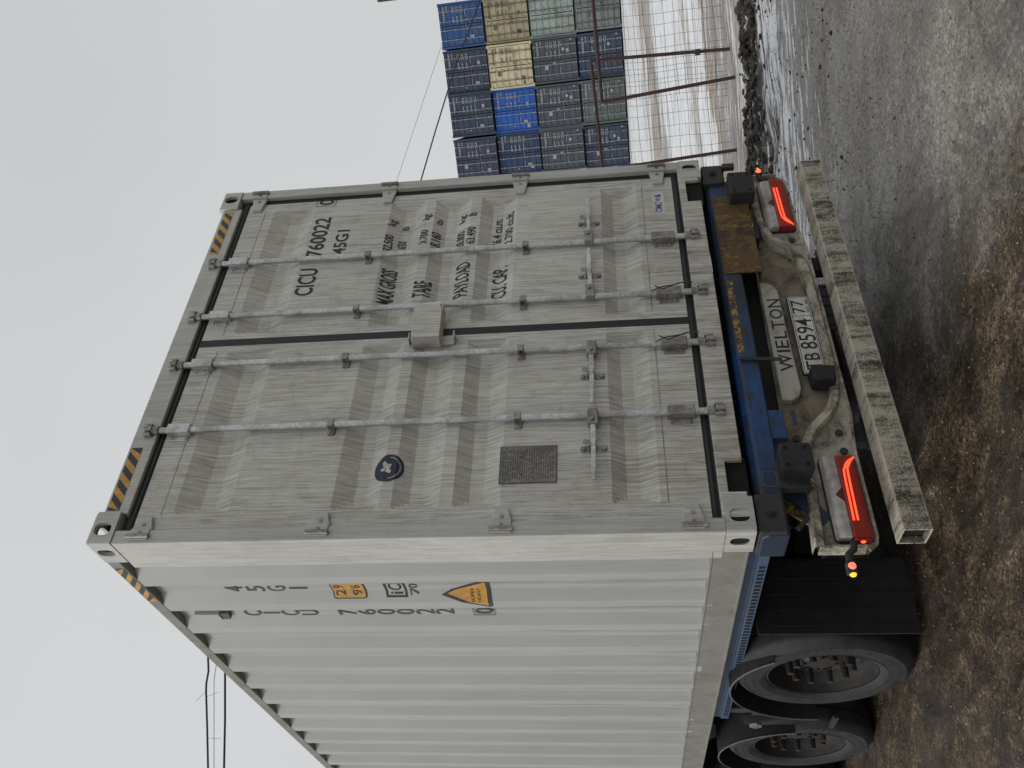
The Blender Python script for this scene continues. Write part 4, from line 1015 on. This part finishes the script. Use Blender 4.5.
# rubber-armed marker lamps
def marker(x, y, z, sg, drop):
    Mk = bpy.data.objects.new('marker_lamp', None); col.objects.link(Mk); Mk.parent = tr; Mk.location = Vector(SH)
    x1 = x + sg * drop
    b = MB(); b.tube([(x, y, z - .03), (x + sg * drop * .35, y, z - .025), (x + sg * drop * .6, y, z), (x1, y, z)], [.017, .015, .014, .017], 10); b.build('rubber_arm', M['rubber'], Mk, smooth=True)
    b = MB(); b.box(min(x1, x1 + sg * .055), max(x1, x1 + sg * .055), y - .016, y + .018, z - .020, z + .020); b.build('lamp_body', M['rubber'], Mk, bevel=.006)
    b = MB(); b.tube([(x1 + sg * .024, y - .014, z), (x1 + sg * .024, y - .026, z)], [.017, .011], 10); b.build('red_light', M['pinkred'], Mk)
    b = MB(); b.tube([(x1 + sg * .053, y - .002, z), (x1 + sg * .062, y - .002, z)], [.015, .010], 10); b.build('amber_light', M['amber'], Mk)
marker(-1.215, .125, -.365, -1, .085); marker(1.13, .125, -.352, 1, .055)
# under-run bar: hollow rectangular section
bar_o = rrect(.045, .165, -.689, -.573, .006, 2); bar_i = rrect(.053, .157, -.681, -.581, .003, 2)
b = MB(); x0, x1 = -1.202, 1.181; n = len(bar_o)
segs = [x0 + (x1 - x0) * i / 40 for i in range(41)]
vs_ = []; 
def dent(x, p):
    # worn and bent far end
    d = max(0, (x - .95) / .25)
    return (p[0] + .010 * d * math.sin(x * 31), p[1] + (.008 * d * math.sin(x * 23) if p[1] > -.62 else 0))
for x in segs: vs_ += [(x, *dent(x, p)) for p in bar_o]
fs = [(i * n + j, i * n + (j + 1) % n, (i + 1) * n + (j + 1) % n, (i + 1) * n + j) for i in range(40) for j in range(n)]
b.add(vs_, fs)
for xe, xin in ((x0, x0 + .25), (x1, x1 - .25)):
    vv = [(xe, *dent(xe, p)) for p in bar_o] + [(xe, *dent(xe, p)) for p in bar_i] + [(xin, *p) for p in bar_i]
    b.add(vv, [(j, (j + 1) % n, n + (j + 1) % n, n + j) for j in range(n)] + [(n + j, n + (j + 1) % n, 2 * n + (j + 1) % n, 2 * n + j) for j in range(n)] + [tuple(range(2 * n, 3 * n))])
bar = P(b, 'underrun_bar', M['bar'])
b = MB(); b.box(x0 + .03, x0 + .04, .054, .156, -.680, -.582); SP(b, 'hollow_shade_plate', M['hollowshade'], bar)  # black plate set in the bar end as painted shade of the hollow
for xx_ in (-.62, .50):
    b = MB(); b.box(xx_ - .05, xx_ + .05, .20, .26, -.67, -.10); b.box(xx_ - .09, xx_ + .09, .166, .21, -.685, -.575); P(b, 'bar_bracket', M['blackpaint'], bevel=.004)

# ================================================================== CONTAINER STACK
# colour, per level (top to bottom) for four columns from the right edge of the picture
def far_paint(name, c, dirt=(.10, .09, .08), amt=.35):
    k = NT(name); n = k.noise(sc=(1, 1, .4), scale=1.7, detail=6, rough=.7); n2 = k.noise(scale=1.1, detail=3)
    cc = k.mix(k.math('MULTIPLY', k.rng(n, .45, .65), amt), k.mix(n2, tuple(x * .75 for x in c), tuple(x * 1.2 for x in c)), dirt)
    return k.fin(cc, .55)
FP = dict(blue=far_paint('blue_container_paint', (.020, .068, .20)), navy=far_paint('navy_container_paint', (.028, .042, .078)), bright=far_paint('bright_blue_container_paint', (.012, .085, .36), amt=.12),
          beige=far_paint('beige_container_paint', (.34, .30, .19)), cream=far_paint('cream_container_paint', (.52, .46, .31), (.2, .15, .08), .3),
          teal=far_paint('pale_teal_container_paint', (.27, .33, .31), (.17, .15, .12), .6), grey=far_paint('grey_container_paint', (.16, .18, .18), (.07, .08, .08)),
          slate=far_paint('dark_slate_container_paint', (.050, .062, .078)), greengrey=far_paint('green_grey_container_paint', (.085, .105, .10)),
          navyb=far_paint('dull_navy_container_paint', (.026, .043, .080)), darkblue=far_paint('deep_blue_container_paint', (.015, .038, .095)))
M['farrod'] = simple('pale_far_rod', (.24, .26, .29), .5, .2); M['fardark'] = simple('far_gasket_gap_shade', (.008, .009, .012), .8)
M['farmark'] = simple('pale_far_marking', (.27, .28, .29), .7); M['farrodark'] = simple('dark_far_rod', (.10, .085, .055), .6)
FW_, FH_, FD_ = 2.438, 2.591, 12.19
def far_parts():
    """meshes of one far container, local: door end at y=0 facing -y, x 0..FW_, z 0..FH_"""
    R = {}
    b = MB()
    def cx(y):
        t = (y / .28) % 1
        return .04 * (0 if t < .25 else (t - .25) / .25 if t < .5 else 1 if t < .75 else (1 - t) / .25)
    ysb = [.15 + i * .07 for i in range(171)]
    b.grid(lambda y, z: (.005 + cx(y), y, z), ysb, [.15, 2.5]); b.grid(lambda y, z: (FW_ - .005 - cx(y), y, z), ysb, [.15, 2.5])
    b.box(.02, FW_ - .02, .12, FD_, 2.55, 2.57); b.box(.02, FW_ - .02, .12, FD_, .08, .12); b.box(.05, FW_ - .05, FD_ - .1, FD_ - .05, .1, 2.5)
    R['body'] = b
    b = MB()
    for x in (0, FW_ - .1): b.box(x, x + .1, 0, .2, .0, FH_); b.box(x, x + .1, FD_ - .2, FD_, .0, FH_)
    for x in (0, FW_ - .06): b.box(x, x + .06, .2, FD_ - .2, 2.5, FH_ - .02); b.box(x, x + .06, .2, FD_ - .2, .02, .16)
    b.box(.1, FW_ - .1, .02, .15, 2.44, FH_ - .075); b.box(.1, FW_ - .1, .03, .15, .075, .14)
    for x in (-.003, FW_ - .159):
        for z in (-.0, FH_ - .118): b.box(x, x + .162, -.006, .175, z + .002, z + .116)
    R['frame'] = b
    def leaf(xa, xb):
        b = MB()
        zs = []; z = .16
        prof = lambda z: .045 if (z % .40) < .22 else .085
        brks = [.16]
        t = .16
        while t < 2.42:
            brks += [t + .03, t + .07, t + .20, t + .24]; t += .37
        brks = sorted(x for x in brks if x < 2.42) + [2.42]
        def yy(z):
            q = (z - .16) % .37
            if q < .03: return .05
            if q < .07: return .05 + .035 * (q - .03) / .04
            if q < .20: return .085
            if q < .24: return .085 - .035 * (q - .20) / .04
            return .05
        b.grid(lambda x, z: (x, yy(z + 1e-5), z), [xa, xb], brks)
        b.box(xa, xa + .06, .04, .09, .15, 2.44); b.box(xb - .06, xb, .04, .09, .15, 2.44); b.box(xa, xb, .04, .09, 2.40, 2.44); b.box(xa, xb, .04, .09, .15, .2)
        return b
    R['leafL'] = leaf(.13, 1.195); R['leafR'] = leaf(1.243, FW_ - .13)
    b = MB(); b.box(.1, FW_ - .1, .086, .1, .13, 2.47); b.box(.1, FW_ - .1, .16, .17, .01, FH_ - .01); R['gasket'] = b  # gasket, plus a full-height black sheet as painted shade in the gaps
    def rods(xsr, sg):
        b = MB()
        for x in xsr:
            b.box(x - .016, x + .016, .0, .032, .08, 2.53)
            for z in (.12, .30, .95, 1.7, 2.3, 2.5): b.box(x - .04, x + .04, -.005, .05, z - .03, z + .03)
            b.box(min(x, x + sg * .36), max(x, x + sg * .36), -.012, .01, 1.02, 1.05)
        return b
    R['rod1'] = rods((.45,), 1); R['rod2'] = rods((.98,), 1); R['rod3'] = rods((1.46,), -1); R['rod4'] = rods((1.99,), -1)
    return R
FARP = far_parts(); FARM = {k_: v_.mesh('far_' + k_, FP['navy']) for k_, v_ in FARP.items()}
def far_marks(rnd, style):
    b = MB()
    def row(x0, x1, z, h, wmin=.05, wmax=.11):
        x = x0
        while x < x1:
            wd = rnd.uniform(wmin, wmax); b.box(x, min(x + wd, x1), .036, .042, z, z + h); x += wd + .035
    e1, e2 = rnd.uniform(-.1, .1), rnd.uniform(-.2, .25)
    if rnd.random() < .5: b.box(.3 + e2, .5 + e2, .036, .042, .5, .5 + rnd.uniform(.12, .3))
    if rnd.random() < .4: b.box(1.5 + e1, 1.7 + e1, .036, .042, .5, .65)
    row(1.45 + e1, 2.25, 2.22, .10); row(1.95, 2.28, 2.06, .07); 
    for i in range(rnd.choice((3, 4))): row(1.35 + abs(e1), 1.72, 1.72 - i * .24, .075); row(1.88, 2.2, 1.75 - i * .24, .05); row(1.88, 2.2, 1.66 - i * .24, .05)
    if style == 1: b.box(.42, .62, .036, .042, .62, .86); b.box(.28, .36, .036, .042, 1.4, 1.48)
    if style == 2: b.box(.72, .96, .036, .042, 1.72, 1.92); b.box(1.02, 1.10, .036, .042, 1.28, 1.46); b.prism(oval(1.75, .82, .09, .09, 10), .036, .042, 'y'); b.box(2.18, 2.27, .036, .042, .30, .40)
    if style == 3: b.box(.72, .96, .036, .042, 1.88, 2.08); b.box(.4, .62, .036, .042, .5, .72)
    return b.mesh('far_marks', M['farmark'])
rnd = random.Random(11)

d_ = Vector((-math.cos(-1.0074), -math.sin(-1.0074), 0))     # along the face, towards the truck
SX, SY = 44.93, 17.52
nrm_in = Vector((-d_.y, d_.x, 0))
if nrm_in.x < 0: nrm_in = -nrm_in
COLS = [
 [('blue', 'farrod', 1, 'mid blue container, topmost in the rightmost column of the far stack'), ('beige', 'farrodark', 3, 'beige container just below the mid blue one in the far stack'),
  ('teal', 'farrodark', 3, 'pale teal container with a white square patch in the far stack'), ('grey', 'farrodark', 2, 'light grey container at the bottom right of the far stack')],
 [('navy', 'farrod', 1, 'dark navy container, topmost in the second column from the right of the far stack'), ('cream', 'farrodark', 3, 'cream container with the palest doors in the far stack'),
  ('slate', 'farrod', 2, 'dark slate blue container directly under the cream one'), ('navyb', 'farrod', 2, 'dull navy container on the ground beside the light grey one')],
 [('navyb', 'farrod', 1, 'dull navy container resting on the bright blue one'), ('bright', 'farrod', 1, 'bright royal blue container in the middle of the far stack'),
  ('slate', 'farrod', 2, 'dark slate container directly under the bright blue one'), ('greengrey', 'farrod', 2, 'green grey container on the ground, third column from the right')],
 [('navy', 'farrod', 3, 'navy container at the top left of the far stack, partly behind the loaded one'), ('darkblue', 'farrod', 1, 'deep blue container left of the bright blue one, partly hidden'),
  ('slate', 'farrod', 2, 'slate container in the second level from the ground, leftmost column of the far stack'), ('navyb', 'farrod', 2, 'navy container at the bottom left of the far stack behind the fence')]]
jr = random.Random(5)
for ci, colm in enumerate(COLS):
    for li, (c_, rod, sty, lab) in enumerate(colm):
        lvl = 3 - li
        jx = jr.uniform(-.05, .05)
        o0 = Vector((SX, SY, 0)) + d_ * (2.5 * (ci + 1) - .03 + jx) + nrm_in * jr.uniform(-.12, .18)
        mm = Matrix((-d_, nrm_in, Vector((0, 0, 1)))).transposed().to_4x4(); mm.translation = o0 + Vector((0, 0, .02 + lvl * (FH_ - .002)))
        rt = root('stacked_container', lab, 'container', mm, group='containers stacked beyond the fence')
        def inst(nm, key, mat, parent=rt, me=None):
            o = bpy.data.objects.new(nm, me or FARM[key]); col.objects.link(o); o.parent = parent
            o.material_slots[0].link = 'OBJECT'; o.material_slots[0].material = mat
            return o
        inst('body', 'body', FP[c_]); inst('frame', 'frame', FP[c_]); inst('door_gasket', 'gasket', M['fardark'])  # the gasket mesh also carries the black gap-shade sheet
        a_ = inst('door', 'leafL', FP[c_]); b_ = inst('door', 'leafR', FP[c_])
        inst('lock_rod', 'rod1', M[rod], a_); inst('lock_rod', 'rod2', M[rod], a_); inst('lock_rod', 'rod3', M[rod], b_); inst('lock_rod', 'rod4', M[rod], b_)
        inst('markings', None, M['farrodark'] if rod == 'farrodark' and c_ != 'teal' else M['farmark'], b_, far_marks(rnd, sty))

# ================================================================== FENCE
def W3(u_, v_, z): return (CAM.x + CU.x * u_ + CU.y * v_, CAM.y + CU.y * u_ - CU.x * v_, z)
def v_of(x, y): return uv_of(x, y)[1]
def mesh_wires(b, u0, va, vb, z0f, z1f, seed, dv=.135, dz=.115):
    r_ = random.Random(seed); v_ = va
    while v_ < vb:
        ph = r_.uniform(-.004, .004)
        b.tube([W3(u0 + .01 * math.sin(v_ * 3 + t), v_ + ph + .007 * math.sin(t * 2.1 + v_), z0f(v_) + (z1f(v_) - z0f(v_)) * t / 6) for t in range(7)], .0022, 4, cap=False); v_ += dv * r_.uniform(.93, 1.07)
    n = int(1.5 / dz)
    for i in range(1, n):
        t = i / n
        b.tube([W3(u0 + .004 + .01 * math.sin(q * .7), va + (vb - va) * q / 12, z0f(va + (vb - va) * q / 12) * (1 - t) + z1f(va + (vb - va) * q / 12) * t + .006 * math.sin(q * 1.3 + i)) for q in range(13)], .0022, 4, cap=False)
def leaf_fence(u0, bars, meshspan, z0f, z1f, label, seed):
    e = root('fence_panel', label, 'fence panel', Matrix.Translation(W3(u0, (meshspan[0] + meshspan[1]) / 2, 0)), group=None)
    inv = e.matrix_world.inverted()
    def sub(b, nm, mat):
        b.v = [tuple(inv @ Vector(p)) for p in b.v]; return b.build(nm, mat, e)
    for nm, pa, pb, r_ in bars:
        b = MB(); pts = [Vector(pa).lerp(Vector(pb), t / 5) for t in range(6)]; b.tube(pts, r_, 8); sub(b, nm, M['fencebrown'])
    b = MB(); mesh_wires(b, u0, *meshspan, z0f, z1f, seed); sub(b, 'wire_mesh', M['wire'])
    return e
vB, vBt = v_of(6.91, .478), v_of(6.822, .55); vH1 = v_of(7.728, -.19)
0 and print('v', vB, vBt, vH1, v_of(7.386, .412), v_of(7.43, .376), v_of(6.468, 1.161), v_of(6.489, 1.143), v_of(6.446, 1.179))
leaf_fence(9.6, [('post', W3(9.6, vB, -.02), W3(9.6, vBt, 1.487), .021), ('top_bar', W3(9.6, vBt, 1.487), W3(9.6, vBt + 2.6, 1.54), .021),
                 ('post', W3(9.6, vB + 2.6, -.02), W3(9.6, vBt + 2.6, 1.54), .021)],
           (vBt, vBt + 2.55), lambda v_: .08, lambda v_: 1.49 + (v_ - vBt) * .02, 'wire mesh fence panel with rusty brown frame, cut by the right edge', 1)
vA, vAt = v_of(7.386, .412), v_of(7.43, .376); vC, vCt = v_of(6.489, 1.143), v_of(6.446, 1.179)
fp2 = leaf_fence(9.85, [('post', W3(9.85, vA, -.02), W3(9.85, vAt, 1.58), .020), ('top_bar', W3(9.85, vAt, 1.58), W3(9.85, vAt - 3.0, 1.47), .020),
                  ('bottom_bar', W3(9.85, vA - .35, -.05), W3(9.85, vA - 3.0, -.03), .020), ('post', W3(9.85, vC, -.02), W3(9.85, vCt - .02, 1.53), .020), ('post', W3(9.85, vA - 3.0, -.02), W3(9.85, vAt - 3.0, 1.47), .020)],
           (vAt - 3.0, vAt), lambda v_: .05, lambda v_: 1.57 + (v_ - vAt) * .035, 'leaning wire mesh fence panel with rusty brown frame, behind the lorry', 2)
b = MB(); b.box(-.022, .022, -.03, .03, -.03, .03)
o = b.build('gate_latch', M['cast'], fp2, bevel=.004); o.location = Vector(W3(9.84, vA + .004, .36)) - fp2.matrix_world.translation

# ================================================================== CABLES AND POLE
def catenary(a, b, sag, n=24):
    a, b = Vector(a), Vector(b)
    return [a.lerp(b, i / n) - Vector((0, 0, sag * 4 * (i / n) * (1 - i / n))) for i in range(n + 1)]
def cable(pts, r, mat, label):
    b = MB(); b.tube(pts, r, 6); tag(b.build('overhead_cable', mat, smooth=True), label, 'cable')
pa, pb = Vector((23.146, 7.109, 4.89)), Vector((19.098, 10.41, 7.091))
dA = (pb - pa)
cable([pa - dA * .2 + Vector((0, 0, -.06)), pa, Vector((21.588, 8.379, 5.83)), Vector((20.232, 9.485, 6.53)), pb, pb + dA * .6 + Vector((0, 0, -.15)), pb + dA * 1.8 + Vector((0, 0, -.9))], .021, M['cable'], 'thick black overhead cable sloping across the container stack')
pa, pb = Vector((55.378, 25.986, 12.827)), Vector((48.317, 31.744, 16.711)); dA = pb - pa
cable([pa - dA * .5, pa, (pa + pb) / 2, pb, pb + dA * .8], .014, M['cablegrey'], 'thin grey overhead line rising from behind the top of the stack')
L1 = [(12.5, 11.9, 8.0), (10.5, 13.5, 11.2), (9.0, 14.75, 12.6), (7.6, 15.92, 13.35), (6.784, 16.581, 13.428), (6.50, 16.81, 13.44), (6.25, 17.02, 13.53), (6.092, 17.145, 13.554), (5.3, 17.8, 13.60), (4.4, 18.525, 13.657), (-4, 25.3, 14.4)]
cable(L1, .028, M['cable'], 'black overhead cable with a kink, uppermost of the lines beyond the roof')
L2 = [(12.5, 11.9, 7.7), (10.5, 13.5, 10.8), (8.6, 15.08, 12.4), (6.471, 16.836, 12.956), (5.434, 17.681, 13.055), (4.396, 18.528, 13.184), (-4, 25.4, 14.3)]
cable(L2, .030, M['cable'], 'black overhead cable, lowest of the lines beyond the roof')
cable([(13.5, 13.6, 8.5), (10.5, 16.1, 13.3), (7.03, 18.961, 14.369), (4.951, 20.656, 14.568), (-4, 27.9, 15.4)], .010, M['cablegrey'], 'hair thin grey line between the two black cables')
b = MB(); b.tube([(5.95, 17.28, 13.56), (6.05, 17.2, 13.2)], .005, 5); b.tube([(6.05, 17.1, 13.52), (5.85, 17.3, 13.85)], .005, 5)
b.tube([(5.05, 17.95, 13.62), (5.02, 18.0, 13.2)], .005, 5)
tag(b.build('loose_tie_wire', M['cablegrey']), 'loose wire ends hanging off the kinked cable', 'wire')
b = MB(); px_, py_ = 23.49, 6.80
b.tube([(px_ + .10 * 0, py_, -.3), (px_, py_, 8.04)], [.16, .13], 14)
pl_ = root('utility_pole', 'dark utility pole whose top just enters at the right edge', 'pole', Matrix.Translation((px_, py_, 0)))
b.v = [(x - px_, y - py_, z) for x, y, z in b.v]; b.build('shaft', M['wood'], pl_, smooth=True)
b = MB(); b.tube([(0, 0, 4.8), (-.28, .22, 4.8)], .03, 8); b.tube([(-.28, .22, 4.8), (-.28, .22, 4.9)], .045, 10); b.build('cable_bracket', M['cast'], pl_)
